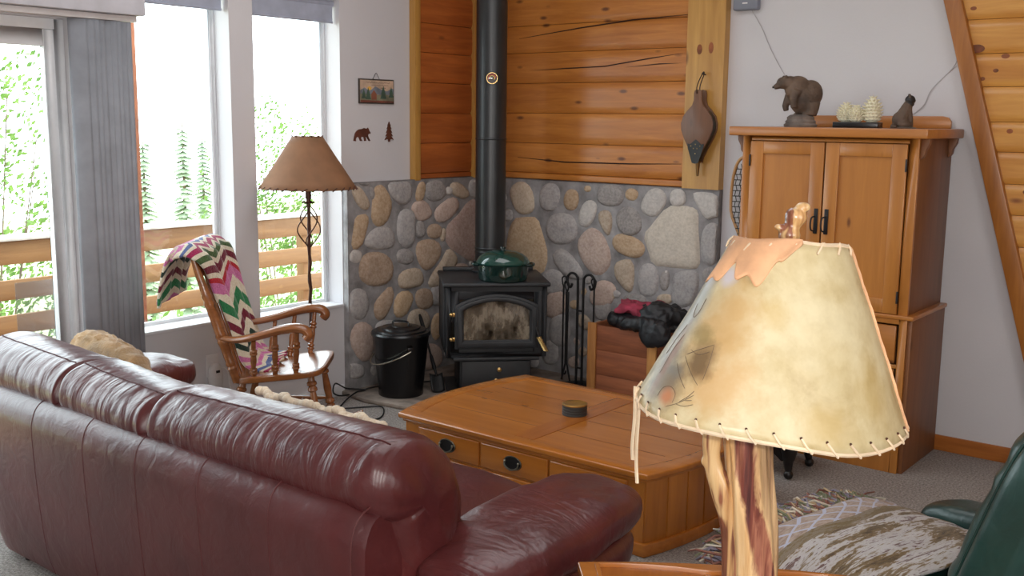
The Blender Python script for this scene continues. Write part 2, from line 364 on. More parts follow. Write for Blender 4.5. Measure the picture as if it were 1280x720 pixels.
# outlines of the river stones, metres along each wall and above the floor
RW = [('t',[(-4.353,1.242),(-4.338,1.181),(-4.353,1.136),(-4.399,1.108),(-4.456,1.103),(-4.502,1.128),(-4.539,1.184),(-4.554,1.246),(-4.538,1.291),(-4.492,1.319),(-4.435,1.322),(-4.389,1.297)]),('g',[(-4.13,1.228),(-4.147,1.177),(-4.179,1.149),(-4.227,1.14),(-4.272,1.153),(-4.296,1.185),(-4.297,1.238),(-4.28,1.288),(-4.247,1.317),(-4.199,1.324),(-4.155,1.311),(-4.132,1.279)]),('o',[(-3.975,1.224),(-3.985,1.186),(-4.006,1.163),(-4.039,1.155),(-4.071,1.164),(-4.089,1.187),(-4.093,1.226),(-4.083,1.265),(-4.061,1.287),(-4.028,1.294),(-3.996,1.286),(-3.979,1.263)]),('o',[(-3.875,1.306),(-3.878,1.295),(-3.887,1.287),(-3.903,1.284),(-3.919,1.285),(-3.929,1.292),(-3.932,1.303),(-3.929,1.315),(-3.92,1.323),(-3.904,1.326),(-3.888,1.324),(-3.879,1.318)]),('d',[(-3.625,1.266),(-3.641,1.228),(-3.677,1.207),(-3.735,1.202),(-3.79,1.214),(-3.821,1.239),(-3.827,1.279),(-3.81,1.317),(-3.773,1.338),(-3.716,1.342),(-3.661,1.33),(-3.631,1.305)]),('o',[(-3.516,1.272),(-3.529,1.253),(-3.548,1.245),(-3.575,1.247),(-3.599,1.257),(-3.609,1.273),(-3.607,1.295),(-3.594,1.314),(-3.574,1.323),(-3.547,1.32),(-3.524,1.31),(-3.513,1.294)]),('w',[(-3.329,1.21),(-3.365,1.169),(-3.406,1.154),(-3.451,1.163),(-3.485,1.19),(-3.491,1.228),(-3.469,1.277),(-3.432,1.317),(-3.391,1.332),(-3.346,1.323),(-3.314,1.295),(-3.308,1.258)]),('w',[(-3.172,1.286),(-3.177,1.256),(-3.195,1.237),(-3.226,1.228),(-3.258,1.233),(-3.277,1.25),(-3.285,1.28),(-3.28,1.31),(-3.262,1.329),(-3.231,1.337),(-3.199,1.332),(-3.18,1.316)]),('w',[(-3.132,1.31),(-3.084,1.323),(-2.962,1.322),(-2.948,1.248),(-2.923,1.189),(-2.982,1.179),(-3.022,1.16),(-3.065,1.21)]),('o',[(-4.522,1.062),(-4.425,1.078),(-4.312,1.083),(-4.276,0.976),(-4.222,0.835),(-4.27,0.699),(-4.436,0.668),(-4.582,0.824),(-4.566,0.953)]),('g',[(-3.98,1.035),(-3.993,0.977),(-4.034,0.94),(-4.106,0.922),(-4.178,0.928),(-4.223,0.959),(-4.239,1.015),(-4.225,1.074),(-4.182,1.111),(-4.11,1.128),(-4.039,1.121),(-3.996,1.09)]),('w',[(-3.839,1.126),(-3.865,1.079),(-3.896,1.055),(-3.934,1.053),(-3.964,1.071),(-3.972,1.104),(-3.96,1.154),(-3.933,1.201),(-3.902,1.225),(-3.864,1.227),(-3.835,1.209),(-3.827,1.176)]),('t',[(-3.812,1.156),(-3.75,1.173),(-3.71,1.15),(-3.708,1.072),(-3.729,1.004),(-3.769,1.041),(-3.81,1.097)]),('d',[(-3.49,1.146),(-3.478,1.096),(-3.493,1.057),(-3.536,1.029),(-3.589,1.02),(-3.631,1.036),(-3.664,1.08),(-3.676,1.131),(-3.66,1.17),(-3.616,1.198),(-3.564,1.206),(-3.522,1.189)]),('W',[(-3.297,1.219),(-3.191,1.226),(-3.107,1.218),(-3.077,1.166),(-3.078,1.068),(-3.066,0.982),(-3.067,0.87),(-3.147,0.854),(-3.26,0.854),(-3.391,0.845),(-3.424,0.952),(-3.457,1.032),(-3.386,1.114)]),('p',[(-3.872,1.046),(-3.817,1.044),(-3.744,0.97),(-3.71,0.888),(-3.722,0.794),(-3.799,0.733),(-3.897,0.777),(-3.956,0.866),(-3.974,0.945),(-3.935,1.002)]),('o',[(-3.459,0.923),(-3.486,0.893),(-3.534,0.882),(-3.603,0.891),(-3.667,0.916),(-3.698,0.947),(-3.697,0.985),(-3.668,1.016),(-3.62,1.027),(-3.551,1.016),(-3.488,0.992),(-3.458,0.961)]),('g',[(-2.921,1.014),(-2.932,0.943),(-2.956,0.9),(-2.994,0.885),(-3.032,0.899),(-3.052,0.942),(-3.056,1.013),(-3.045,1.084),(-3.02,1.126),(-2.982,1.141),(-2.945,1.126),(-2.925,1.084)]),('g',[(-4.13,0.891),(-4.046,0.871),(-3.929,0.774),(-3.943,0.691),(-4.075,0.705),(-4.187,0.818)]),('t',[(-3.677,0.825),(-3.616,0.859),(-3.54,0.861),(-3.524,0.735),(-3.548,0.651),(-3.602,0.674),(-3.674,0.746)]),('g',[(-3.34,0.754),(-3.347,0.694),(-3.37,0.655),(-3.412,0.638),(-3.456,0.645),(-3.482,0.679),(-3.494,0.738),(-3.487,0.799),(-3.463,0.838),(-3.42,0.854),(-3.378,0.846),(-3.351,0.813)]),('w',[(-3.269,0.762),(-3.274,0.728),(-3.284,0.707),(-3.299,0.7),(-3.313,0.706),(-3.32,0.727),(-3.321,0.761),(-3.316,0.795),(-3.307,0.815),(-3.292,0.823),(-3.278,0.816),(-3.27,0.796)]),('g',[(-3.216,0.818),(-3.09,0.84),(-3.061,0.808),(-3.064,0.721),(-3.108,0.615),(-3.221,0.588),(-3.252,0.661),(-3.242,0.764)]),('g',[(-4.082,0.652),(-4.102,0.605),(-4.138,0.577),(-4.192,0.569),(-4.242,0.581),(-4.268,0.61),(-4.27,0.659),(-4.249,0.707),(-4.213,0.734),(-4.159,0.742),(-4.109,0.73),(-4.084,0.7)]),('d',[(-2.934,0.821),(-2.939,0.791),(-2.955,0.771),(-2.983,0.762),(-3.012,0.765),(-3.03,0.781),(-3.038,0.811),(-3.033,0.842),(-3.017,0.861),(-2.988,0.87),(-2.959,0.867),(-2.942,0.851)]),('p',[(-3.681,0.585),(-3.72,0.54),(-3.765,0.521),(-3.817,0.528),(-3.858,0.555),(-3.868,0.595),(-3.848,0.647),(-3.809,0.692),(-3.764,0.71),(-3.712,0.703),(-3.672,0.676),(-3.662,0.637)]),('g',[(-3.625,0.623),(-3.634,0.611),(-3.649,0.605),(-3.671,0.607),(-3.692,0.614),(-3.701,0.624),(-3.701,0.638),(-3.692,0.65),(-3.676,0.655),(-3.654,0.654),(-3.634,0.647),(-3.624,0.637)]),('d',[(-3.426,0.609),(-3.435,0.582),(-3.464,0.563),(-3.514,0.551),(-3.565,0.55),(-3.596,0.562),(-3.607,0.587),(-3.597,0.615),(-3.568,0.634),(-3.517,0.645),(-3.467,0.646),(-3.437,0.634)]),('t',[(-3.237,0.644),(-3.243,0.625),(-3.262,0.611),(-3.293,0.604),(-3.326,0.604),(-3.345,0.613),(-3.353,0.63),(-3.347,0.65),(-3.328,0.663),(-3.296,0.67),(-3.264,0.67),(-3.245,0.661)]),('p',[(-4.054,0.5),(-4.064,0.465),(-4.097,0.441),(-4.153,0.427),(-4.21,0.427),(-4.244,0.443),(-4.257,0.476),(-4.246,0.512),(-4.212,0.536),(-4.156,0.549),(-4.1,0.549),(-4.066,0.533)]),('g',[(-4.021,0.338),(-4.03,0.275),(-4.057,0.235),(-4.106,0.215),(-4.155,0.22),(-4.185,0.253),(-4.197,0.314),(-4.188,0.378),(-4.159,0.419),(-4.111,0.438),(-4.062,0.431),(-4.033,0.398)]),('p',[(-4.075,0.488),(-4.105,0.436),(-4.144,0.409),(-4.193,0.405),(-4.234,0.424),(-4.248,0.461),(-4.235,0.517),(-4.204,0.568),(-4.165,0.595),(-4.116,0.598),(-4.077,0.579),(-4.063,0.543)]),('g',[(-4.113,0.171),(-4.12,0.123),(-4.142,0.092),(-4.179,0.076),(-4.218,0.08),(-4.241,0.105),(-4.25,0.151),(-4.243,0.199),(-4.221,0.231),(-4.183,0.246),(-4.145,0.241),(-4.122,0.217)]),('t',[(-4.0,0.034),(-4.01,-0.014),(-4.043,-0.048),(-4.099,-0.067),(-4.156,-0.067),(-4.191,-0.045),(-4.204,0.001),(-4.193,0.05),(-4.159,0.084),(-4.103,0.102),(-4.047,0.101),(-4.013,0.079)]),('g',[(-3.448,0.631),(-3.45,0.607),(-3.477,0.581),(-3.529,0.553),(-3.586,0.533),(-3.624,0.53),(-3.645,0.544),(-3.643,0.569),(-3.616,0.595),(-3.563,0.623),(-3.506,0.643),(-3.468,0.645)]),('g',[(-3.699,0.521),(-3.714,0.476),(-3.739,0.449),(-3.775,0.441),(-3.809,0.451),(-3.825,0.478),(-3.824,0.524),(-3.809,0.569),(-3.784,0.595),(-3.747,0.603),(-3.714,0.593),(-3.699,0.566)]),('d',[(-3.265,0.759),(-3.271,0.724),(-3.284,0.702),(-3.303,0.694),(-3.322,0.701),(-3.332,0.722),(-3.334,0.757),(-3.328,0.793),(-3.315,0.815),(-3.296,0.822),(-3.277,0.816),(-3.267,0.795)]),('t',[(-3.653,0.629),(-3.657,0.61),(-3.67,0.598),(-3.693,0.592),(-3.715,0.593),(-3.729,0.602),(-3.734,0.619),(-3.73,0.638),(-3.717,0.65),(-3.695,0.656),(-3.672,0.655),(-3.658,0.646)]),('g',[(-3.062,0.519),(-3.067,0.462),(-3.089,0.425),(-3.127,0.408),(-3.167,0.415),(-3.192,0.445),(-3.202,0.501),(-3.197,0.558),(-3.175,0.595),(-3.136,0.611),(-3.097,0.604),(-3.072,0.574)]),('p',[(-3.154,0.379),(-3.162,0.328),(-3.189,0.294),(-3.236,0.276),(-3.285,0.279),(-3.315,0.305),(-3.327,0.354),(-3.319,0.406),(-3.292,0.44),(-3.244,0.457),(-3.196,0.453),(-3.166,0.427)]),('g',[(-4.528,1.09),(-4.532,1.066),(-4.545,1.051),(-4.567,1.045),(-4.589,1.048),(-4.602,1.061),(-4.607,1.084),(-4.603,1.108),(-4.59,1.123),(-4.568,1.129),(-4.546,1.126),(-4.533,1.113)]),('t',[(-4.715,1.212),(-4.725,1.165),(-4.755,1.135),(-4.806,1.122),(-4.858,1.128),(-4.89,1.155),(-4.901,1.202),(-4.891,1.25),(-4.86,1.28),(-4.808,1.293),(-4.756,1.285),(-4.726,1.259)]),('g',[(-4.657,0.989),(-4.669,0.925),(-4.705,0.884),(-4.766,0.866),(-4.829,0.874),(-4.867,0.909),(-4.88,0.973),(-4.868,1.038),(-4.831,1.078),(-4.769,1.095),(-4.707,1.086),(-4.67,1.051)]),('p',[(-4.673,0.773),(-4.685,0.724),(-4.721,0.692),(-4.783,0.676),(-4.846,0.68),(-4.884,0.705),(-4.898,0.753),(-4.885,0.802),(-4.847,0.835),(-4.785,0.85),(-4.723,0.845),(-4.686,0.82)]),('g',[(-4.654,1.3),(-4.658,1.269),(-4.672,1.249),(-4.697,1.241),(-4.721,1.247),(-4.736,1.265),(-4.741,1.296),(-4.737,1.327),(-4.722,1.347),(-4.698,1.354),(-4.674,1.349),(-4.659,1.331)])]
LW = [('t',[(4.595,1.266),(4.618,1.223),(4.619,1.194),(4.599,1.177),(4.568,1.177),(4.537,1.196),(4.504,1.235),(4.482,1.277),(4.481,1.306),(4.5,1.322),(4.531,1.323),(4.562,1.304)]),('o',[(4.676,1.318),(4.742,1.326),(4.809,1.237),(4.816,1.15),(4.769,1.077),(4.695,1.061),(4.644,1.107),(4.645,1.203),(4.661,1.276)]),('g',[(4.787,1.335),(4.894,1.341),(4.987,1.336),(5.01,1.282),(4.994,1.216),(4.939,1.186),(4.862,1.213),(4.802,1.27)]),('o',[(5.135,1.26),(5.12,1.225),(5.101,1.206),(5.076,1.202),(5.055,1.214),(5.047,1.237),(5.052,1.274),(5.066,1.309),(5.085,1.328),(5.11,1.332),(5.131,1.321),(5.139,1.297)]),('d',[(5.338,1.28),(5.341,1.24),(5.317,1.212),(5.264,1.197),(5.206,1.198),(5.164,1.216),(5.139,1.253),(5.135,1.292),(5.159,1.319),(5.211,1.335),(5.269,1.335),(5.311,1.317)]),('t',[(5.398,1.311),(5.485,1.313),(5.573,1.257),(5.583,1.209),(5.52,1.195),(5.433,1.223),(5.389,1.265)]),('w',[(5.408,1.258),(5.405,1.243),(5.395,1.235),(5.377,1.232),(5.36,1.236),(5.35,1.246),(5.347,1.261),(5.35,1.276),(5.36,1.285),(5.377,1.287),(5.394,1.283),(5.405,1.274)]),('g',[(5.715,1.262),(5.708,1.226),(5.686,1.205),(5.65,1.199),(5.613,1.208),(5.592,1.231),(5.584,1.268),(5.591,1.304),(5.612,1.325),(5.648,1.331),(5.685,1.322),(5.707,1.3)]),('o',[(4.501,1.138),(4.579,1.149),(4.615,1.12),(4.584,1.016),(4.533,0.935),(4.469,0.941),(4.485,1.055)]),('g',[(4.591,0.994),(4.635,1.038),(4.739,1.063),(4.822,1.03),(4.847,0.951),(4.813,0.91),(4.678,0.911),(4.583,0.946)]),('g',[(4.884,1.135),(4.954,1.158),(5.033,1.131),(5.036,1.036),(5.016,0.909),(4.937,0.905),(4.875,0.96),(4.868,1.059)]),('p',[(5.179,1.164),(5.198,1.126),(5.19,1.096),(5.153,1.074),(5.105,1.068),(5.063,1.08),(5.027,1.113),(5.009,1.15),(5.017,1.179),(5.053,1.201),(5.1,1.208),(5.142,1.196)]),('p',[(5.262,1.157),(5.398,1.213),(5.476,1.191),(5.468,1.122),(5.347,1.048),(5.262,1.048),(5.229,1.102)]),('r',[(5.574,1.163),(5.664,1.182),(5.693,1.049),(5.685,0.905),(5.65,0.74),(5.541,0.786),(5.364,0.885),(5.347,1.002),(5.468,1.087)]),('d',[(5.135,1.012),(5.13,0.98),(5.115,0.962),(5.092,0.957),(5.069,0.965),(5.055,0.986),(5.05,1.018),(5.055,1.05),(5.069,1.069),(5.092,1.074),(5.116,1.065),(5.13,1.045)]),('b',[(5.303,0.985),(5.294,0.957),(5.27,0.942),(5.229,0.94),(5.188,0.949),(5.164,0.967),(5.156,0.996),(5.164,1.023),(5.188,1.038),(5.229,1.041),(5.27,1.032),(5.294,1.013)]),('t',[(5.34,0.954),(5.332,0.93),(5.321,0.916),(5.307,0.913),(5.295,0.921),(5.29,0.937),(5.293,0.962),(5.301,0.987),(5.312,1.0),(5.326,1.003),(5.338,0.996),(5.343,0.98)]),('b',[(5.081,0.932),(5.195,0.939),(5.296,0.89),(5.279,0.799),(5.195,0.738),(5.129,0.734),(5.064,0.797),(5.051,0.878)]),('t',[(5.365,0.861),(5.452,0.806),(5.461,0.746),(5.331,0.642),(5.245,0.594),(5.162,0.627),(5.195,0.692),(5.296,0.774)]),('w',[(4.549,0.865),(4.531,0.845),(4.508,0.838),(4.479,0.843),(4.456,0.857),(4.447,0.876),(4.453,0.9),(4.47,0.92),(4.493,0.928),(4.522,0.923),(4.546,0.908),(4.555,0.889)]),('b',[(4.83,0.771),(4.811,0.711),(4.759,0.681),(4.672,0.678),(4.587,0.701),(4.538,0.742),(4.522,0.803),(4.54,0.86),(4.59,0.891),(4.675,0.895),(4.761,0.875),(4.812,0.834)]),('d',[(5.024,0.835),(5.014,0.807),(4.988,0.793),(4.944,0.791),(4.901,0.802),(4.875,0.821),(4.866,0.85),(4.875,0.877),(4.901,0.892),(4.945,0.894),(4.988,0.884),(5.015,0.865)]),('t',[(4.873,0.716),(4.936,0.754),(5.064,0.758),(5.12,0.7),(5.112,0.632),(4.983,0.625),(4.888,0.642)]),('g',[(4.605,0.567),(4.594,0.511),(4.567,0.481),(4.522,0.476),(4.477,0.494),(4.452,0.531),(4.443,0.588),(4.454,0.643),(4.48,0.673),(4.525,0.679),(4.57,0.662),(4.596,0.625)]),('b',[(4.692,0.604),(4.809,0.668),(4.837,0.586),(4.758,0.455),(4.681,0.451),(4.653,0.539)]),('o',[(4.887,0.609),(4.998,0.602),(5.018,0.527),(4.926,0.431),(4.836,0.458),(4.831,0.544)]),('b',[(5.218,0.524),(5.207,0.485),(5.178,0.466),(5.128,0.464),(5.079,0.479),(5.051,0.506),(5.041,0.546),(5.051,0.584),(5.08,0.603),(5.129,0.605),(5.178,0.591),(5.207,0.564)]),('t',[(5.179,0.38),(5.166,0.339),(5.13,0.319),(5.069,0.319),(5.009,0.337),(4.974,0.367),(4.962,0.411),(4.975,0.451),(5.01,0.471),(5.07,0.472),(5.13,0.455),(5.166,0.425)]),('o',[(5.239,0.416),(5.304,0.415),(5.309,0.301),(5.25,0.219),(5.196,0.273),(5.196,0.363)]),('p',[(4.466,0.441),(4.558,0.462),(4.651,0.399),(4.65,0.287),(4.611,0.194),(4.517,0.211),(4.446,0.334)]),('g',[(5.338,0.529),(5.319,0.491),(5.287,0.474),(5.242,0.477),(5.202,0.496),(5.183,0.525),(5.185,0.567),(5.204,0.604),(5.235,0.621),(5.28,0.619),(5.32,0.601),(5.34,0.571)]),('g',[(4.905,0.361),(4.891,0.331),(4.851,0.318),(4.786,0.322),(4.721,0.339),(4.683,0.363),(4.67,0.397),(4.684,0.426),(4.722,0.439),(4.787,0.436),(4.852,0.42),(4.892,0.395)]),('p',[(5.305,0.104),(5.29,0.055),(5.246,0.033),(5.174,0.035),(5.103,0.059),(5.062,0.096),(5.047,0.148),(5.062,0.195),(5.104,0.217),(5.174,0.216),(5.246,0.194),(5.29,0.157)]),('g',[(5.09,0.215),(5.077,0.168),(5.043,0.144),(4.985,0.144),(4.929,0.164),(4.895,0.198),(4.884,0.249),(4.896,0.295),(4.93,0.319),(4.986,0.32),(5.043,0.301),(5.078,0.266)]),('t',[(4.924,0.154),(4.909,0.108),(4.869,0.086),(4.803,0.088),(4.738,0.11),(4.7,0.146),(4.687,0.195),(4.701,0.24),(4.739,0.262),(4.805,0.262),(4.871,0.241),(4.91,0.205)]),('g',[(4.561,0.133),(4.551,0.106),(4.524,0.095),(4.479,0.097),(4.434,0.112),(4.408,0.133),(4.4,0.162),(4.409,0.188),(4.436,0.2),(4.48,0.198),(4.525,0.184),(4.552,0.163)]),('g',[(4.624,1.336),(4.618,1.329),(4.602,1.326),(4.578,1.329),(4.555,1.334),(4.543,1.341),(4.54,1.35),(4.547,1.357),(4.562,1.359),(4.586,1.357),(4.609,1.352),(4.622,1.345)]),('d',[(4.666,1.279),(4.669,1.255),(4.666,1.241),(4.656,1.235),(4.643,1.239),(4.634,1.252),(4.626,1.275),(4.623,1.299),(4.627,1.313),(4.637,1.319),(4.649,1.315),(4.659,1.302)]),('g',[(5.507,0.287),(5.496,0.237),(5.466,0.211),(5.416,0.208),(5.366,0.226),(5.337,0.261),(5.327,0.313),(5.337,0.362),(5.366,0.388),(5.415,0.392),(5.466,0.374),(5.496,0.34)]),('p',[(5.596,0.673),(5.585,0.64),(5.556,0.624),(5.506,0.623),(5.457,0.635),(5.427,0.658),(5.417,0.692),(5.427,0.723),(5.456,0.74),(5.505,0.742),(5.555,0.73),(5.585,0.707)])]
# ------------------------------------------------------------------ room shell
XL, YR = -4.88, 5.75
XS, YB, ZC = 2.6, -2.6, 3.4
b = B(); b.box(-5.05, XS + .1, YB - .1, 5.95, -.12, 0); struct(b.build('floor', M['carpet'], smooth=False))
b = B(); b.box(-5.05, XS + .1, YB - .1, 5.95, ZC, ZC + .12); struct(b.build('ceiling', M['wall'], smooth=False))
b = B(); b.box(-5.05, XS + .1, YR, YR + .15, 0, ZC); struct(b.build('wall_right', M['wall'], smooth=False))
b = B(); b.box(-5.05, XS + .1, YB - .12, YB, 0, ZC); struct(b.build('wall_back', M['wall'], smooth=False))
b = B(); b.box(XS, XS + .12, YB, YR, 0, ZC); struct(b.build('wall_side', M['wall'], smooth=False))
# window wall: a sliding door and two tall windows, deep reveals
XO = XL - .17
DY0, DY1, DZ = .75, 2.70, 2.20
W = [(2.99, 3.625, .600, 2.46), (3.785, 4.432, .572, 2.46)]
b = B()
b.box(XO, XL, YB, DY0, 0, ZC); b.box(XO, XL, DY0, DY1, DZ, ZC); b.box(XO, XL, DY1, W[0][0], 0, ZC)
for y0, y1, z0, z1 in W:
    b.box(XO, XL, y0, y1, 0, z0); b.box(XO, XL, y0, y1, z1, ZC)
b.box(XO, XL, W[0][1], W[1][0], 0, ZC); b.box(XO, XL, W[1][1], YR, 0, ZC)
struct(b.build('wall_left', M['wall'], smooth=False))
for i, (y0, y1, z0, z1) in enumerate(W):
    b = B(); xo = XL - .165; xi = XL - .135; t = .018
    b.box(xo, xi, y0, y0 + t, z0, z1); b.box(xo, xi, y1 - t, y1, z0, z1); b.box(xo, xi, y0 + t, y1 - t, z0, z0 + t); b.box(xo, xi, y0 + t, y1 - t, z1 - t, z1)
    t2 = .036
    b.box(xo + .006, xi - .006, y0 + t, y0 + t2, z0 + t, z1 - t); b.box(xo + .006, xi - .006, y1 - t2, y1 - t, z0 + t, z1 - t)
    b.box(xo + .006, xi - .006, y0 + t2, y1 - t2, z0 + t, z0 + t2); b.box(xo + .006, xi - .006, y0 + t2, y1 - t2, z1 - t2, z1 - t)
    wf = struct(b.build('window_%d' % (i + 1), M['vinyl'], bev=.003))
    g = B(); g.box(XL - .152, XL - .148, y0 + t2, y1 - t2, z0 + t2, z1 - t2); g.build('pane', M['glass'], wf, smooth=False)
    s = B(); s.box(xi, XL + .012, y0 - .0, y1 + .0, z0 - .001, z0 + .016); s.build('sill', M['paintwood'], wf, bev=.004)
# sliding glass door
b = B(); xo, xi = XL - .16, XL - .05
b.box(xo, xi, DY1 - .045, DY1, 0, DZ); b.box(xo, xi, DY0, DY0 + .045, 0, DZ); b.box(xo, xi, DY0 + .045, DY1 - .045, DZ - .05, DZ); b.box(xo, xi, DY0 + .045, DY1 - .045, 0, .03)
door = struct(b.build('door_1', M['vinyl'], bev=.004))
for k, (y0, y1, x0) in enumerate(((1.70, DY1 - .045, XL - .10), (DY0 + .045, 1.76, XL - .145))):
    b = B(); w = .055
    b.box(x0, x0 + .04, y0, y0 + w, .03, DZ - .05); b.box(x0, x0 + .04, y1 - w, y1, .03, DZ - .05)
    b.box(x0, x0 + .04, y0 + w, y1 - w, .03, .13); b.box(x0, x0 + .04, y0 + w, y1 - w, DZ - .13, DZ - .05)
    p = b.build('door_panel', M['vinyl'], door, bev=.004)
    g = B(); g.box(x0 + .018, x0 + .022, y0 + w, y1 - w, .13, DZ - .13); g.build('pane', M['glass'], p, smooth=False)
def screen_mat():
    s = Nt('insect_screen'); t = s.t; s.prop(.9); s.col((150, 150, 155))
    tr = s.n('ShaderNodeBsdfTransparent'); mx = s.n('ShaderNodeMixShader', i_0=.33)
    t.links.new(tr.outputs[0], mx.inputs[1]); t.links.new(s.b.outputs[0], mx.inputs[2]); t.links.new(mx.outputs[0], s.o.inputs[0]); return s.m
b = B(); b.box(XO + .003, XO + .005, 2.44, DY1 - .05, .05, .93); b.build('insect_screen', screen_mat(), door, smooth=False)
# baseboard on the armoire wall
b = B(); b.box(-2.93, XS, YR - .016, YR, 0, .085); struct(b.build('baseboard_right', M['trimx'], bev=.004))
b = B(); b.box(XL, XL + .014, 2.72, 4.42, 0, .07); struct(b.build('baseboard_left', M['paintwood'], bev=.004))

# log cladding above the stone: each course a milled log with a rounded face
def logs(bld, seams, u0, u1, base, ax, out, jig=0):
    for z0, z1 in zip(seams[:-1], seams[1:]):
        h = z1 - z0; pr = []
        for k in range(9):
            t = k / 8; e = 1 - abs(2 * t - 1) ** 9
            pr.append((.026 + .010 * e, z0 + .0015 + (h - .003) * t))
        j = (rnd.random() - .5) * jig
        for side in (0,):
            rings = []
            for u in (u0, u1):
                ring = [(base, z0), *[(base + out * (d + j), z) for d, z in pr], (base, z1)]
                rings.append([((u, y, z) if ax == 'x' else (y, u, z)) for y, z in ring])
            bld.loft(rings)
SR = [1.346, 1.392, 1.592, 1.793, 1.992, 2.193, 2.372, 2.56, 2.76, 2.96, 3.16, ZC]
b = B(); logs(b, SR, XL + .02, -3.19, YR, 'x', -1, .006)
b.mi = 1
def check(pts):
    b.tube([(x, YR - .0345, z) for x, z in pts], [.0015] + [.0045] * (len(pts) - 2) + [.0015], 5)
check([(-4.5, 2.29), (-4.0, 2.34), (-3.6, 2.372), (-3.2, 2.385)]); check([(-4.45, 2.075), (-4.1, 2.085), (-3.8, 2.092), (-3.45, 2.135), (-3.22, 2.16)])
check([(-3.68, 2.08), (-3.4, 2.098), (-3.21, 2.10)]); check([(-4.5, 1.492), (-4.1, 1.472), (-3.6, 1.478), (-3.22, 1.49)])
struct(b.build('wall_right_logs', [M['log'], M['crack']], sm=50))
SL = [1.346, 1.385, 1.585, 1.784, 1.985, 2.18, 2.37, 2.56, 2.76, 2.96, 3.16, ZC]
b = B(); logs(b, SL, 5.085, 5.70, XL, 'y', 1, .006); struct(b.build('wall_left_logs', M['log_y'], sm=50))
b = B(); b.box(XL, XL + .055, 5.036, 5.090, 1.34, ZC); struct(b.build('trim_1', M['post'], bev=.006))
b = B(); b.box(XL, XL + .058, 5.625, YR - .035, 1.34, ZC); struct(b.build('trim_2', M['post'], bev=.006))
b = B(); b.box(-3.195, -2.945, YR - .062, YR, 1.345, ZC); b.mi = 1
for x, z, rx, rz in ((-3.108, 2.175, .022, .036), (-3.032, 2.182, .020, .040), (-3.17, 1.66, .014, .02)): b.ell((x, YR - .0612, z), (rx, .0015, rz), 16)
struct(b.build('trim_3', [M['post'], M['knot']], bev=.0))
# sloping trim and the horizontal boards to the right of it
def slope(z, o): return -1.019 + o - z * .2917
b = B(); b.prism([(slope(0, 0), 0), (slope(0, .088), 0), (slope(ZC, .088), ZC), (slope(ZC, 0), ZC)], YR - .085, YR)
struct(b.build('trim_4', M['trimwood'], bev=.006))
b = B(); z = 0.0; hs = [.155, .16, .15, .175, .165, .17, .165, .16]; i = 0
while z < ZC - .01:
    h = min(hs[i % 8], ZC - z); i += 1; z1 = z + h; r0 = []; r1 = []
    for k in range(9):
        t = k / 8; e = 1 - abs(2 * t - 1) ** 12; zz = z + .0012 + (h - .0024) * t
        r0.append((slope(zz, .088), YR - .038 - .012 * e, zz)); r1.append((XS, YR - .038 - .012 * e, zz))
    b.loft([[(r0[0][0], YR, z), *r0, (r0[-1][0], YR, z1)], [(XS, YR, z), *r1, (XS, YR, z1)]]); z = z1
b.mi = 1
for x, z, rx, rz in ((-1.54, 2.13, .040, .022), (-1.56, 2.03, .018, .016), (-1.44, 2.02, .014, .010), (-1.40, 2.09, .02, .012), (-1.50, 1.98, .013, .010), (-1.57, 2.33, .016, .010), (-1.30, 2.36, .03, .012), (-1.35, 1.72, .016, .012), (-1.5, 1.83, .012, .009), (-1.25, 1.42, .016, .012)): b.ell((x, YR - .0497, z), (rx, .0016, rz), 16)
struct(b.build('wall_right_boards', [M['log_board'], M['knot']], sm=50))

# ------------------------------------------------------------------ river-stone fireplace surround
def stone_mat():
    s = Nt('river_stone'); s.prop(.8, 0, .35)
    a = s.n('ShaderNodeAttribute', attribute_name='tint').outputs['Color']
    v = s.coord(); f = s.noise(v, 16, 6, .65); g = s.noise(v, 60, 3, .6)
    c = s.mix(.30, a, s.ramp(f, [(.3, lin((92, 84, 80))), (.55, lin((168, 156, 144))), (.75, lin((190, 176, 160)))]), 'MIX')
    c = s.mix(.18, c, s.ramp(g, [(.35, lin((60, 56, 54))), (.6, lin((200, 196, 190)))]), 'MIX')
    s.col(c); s.bump(s.math('ADD', f, s.math('MULTIPLY', g, .4)), .5, .012); return s.m
M['stone'] = stone_mat()
SC = {'t': (198, 176, 150), 'g': (178, 176, 178), 'o': (204, 168, 124), 'd': (150, 147, 148), 'w': (218, 214, 210), 'W': (226, 216, 200), 'p': (200, 172, 158), 'r': (170, 138, 128), 'b': (180, 148, 118)}
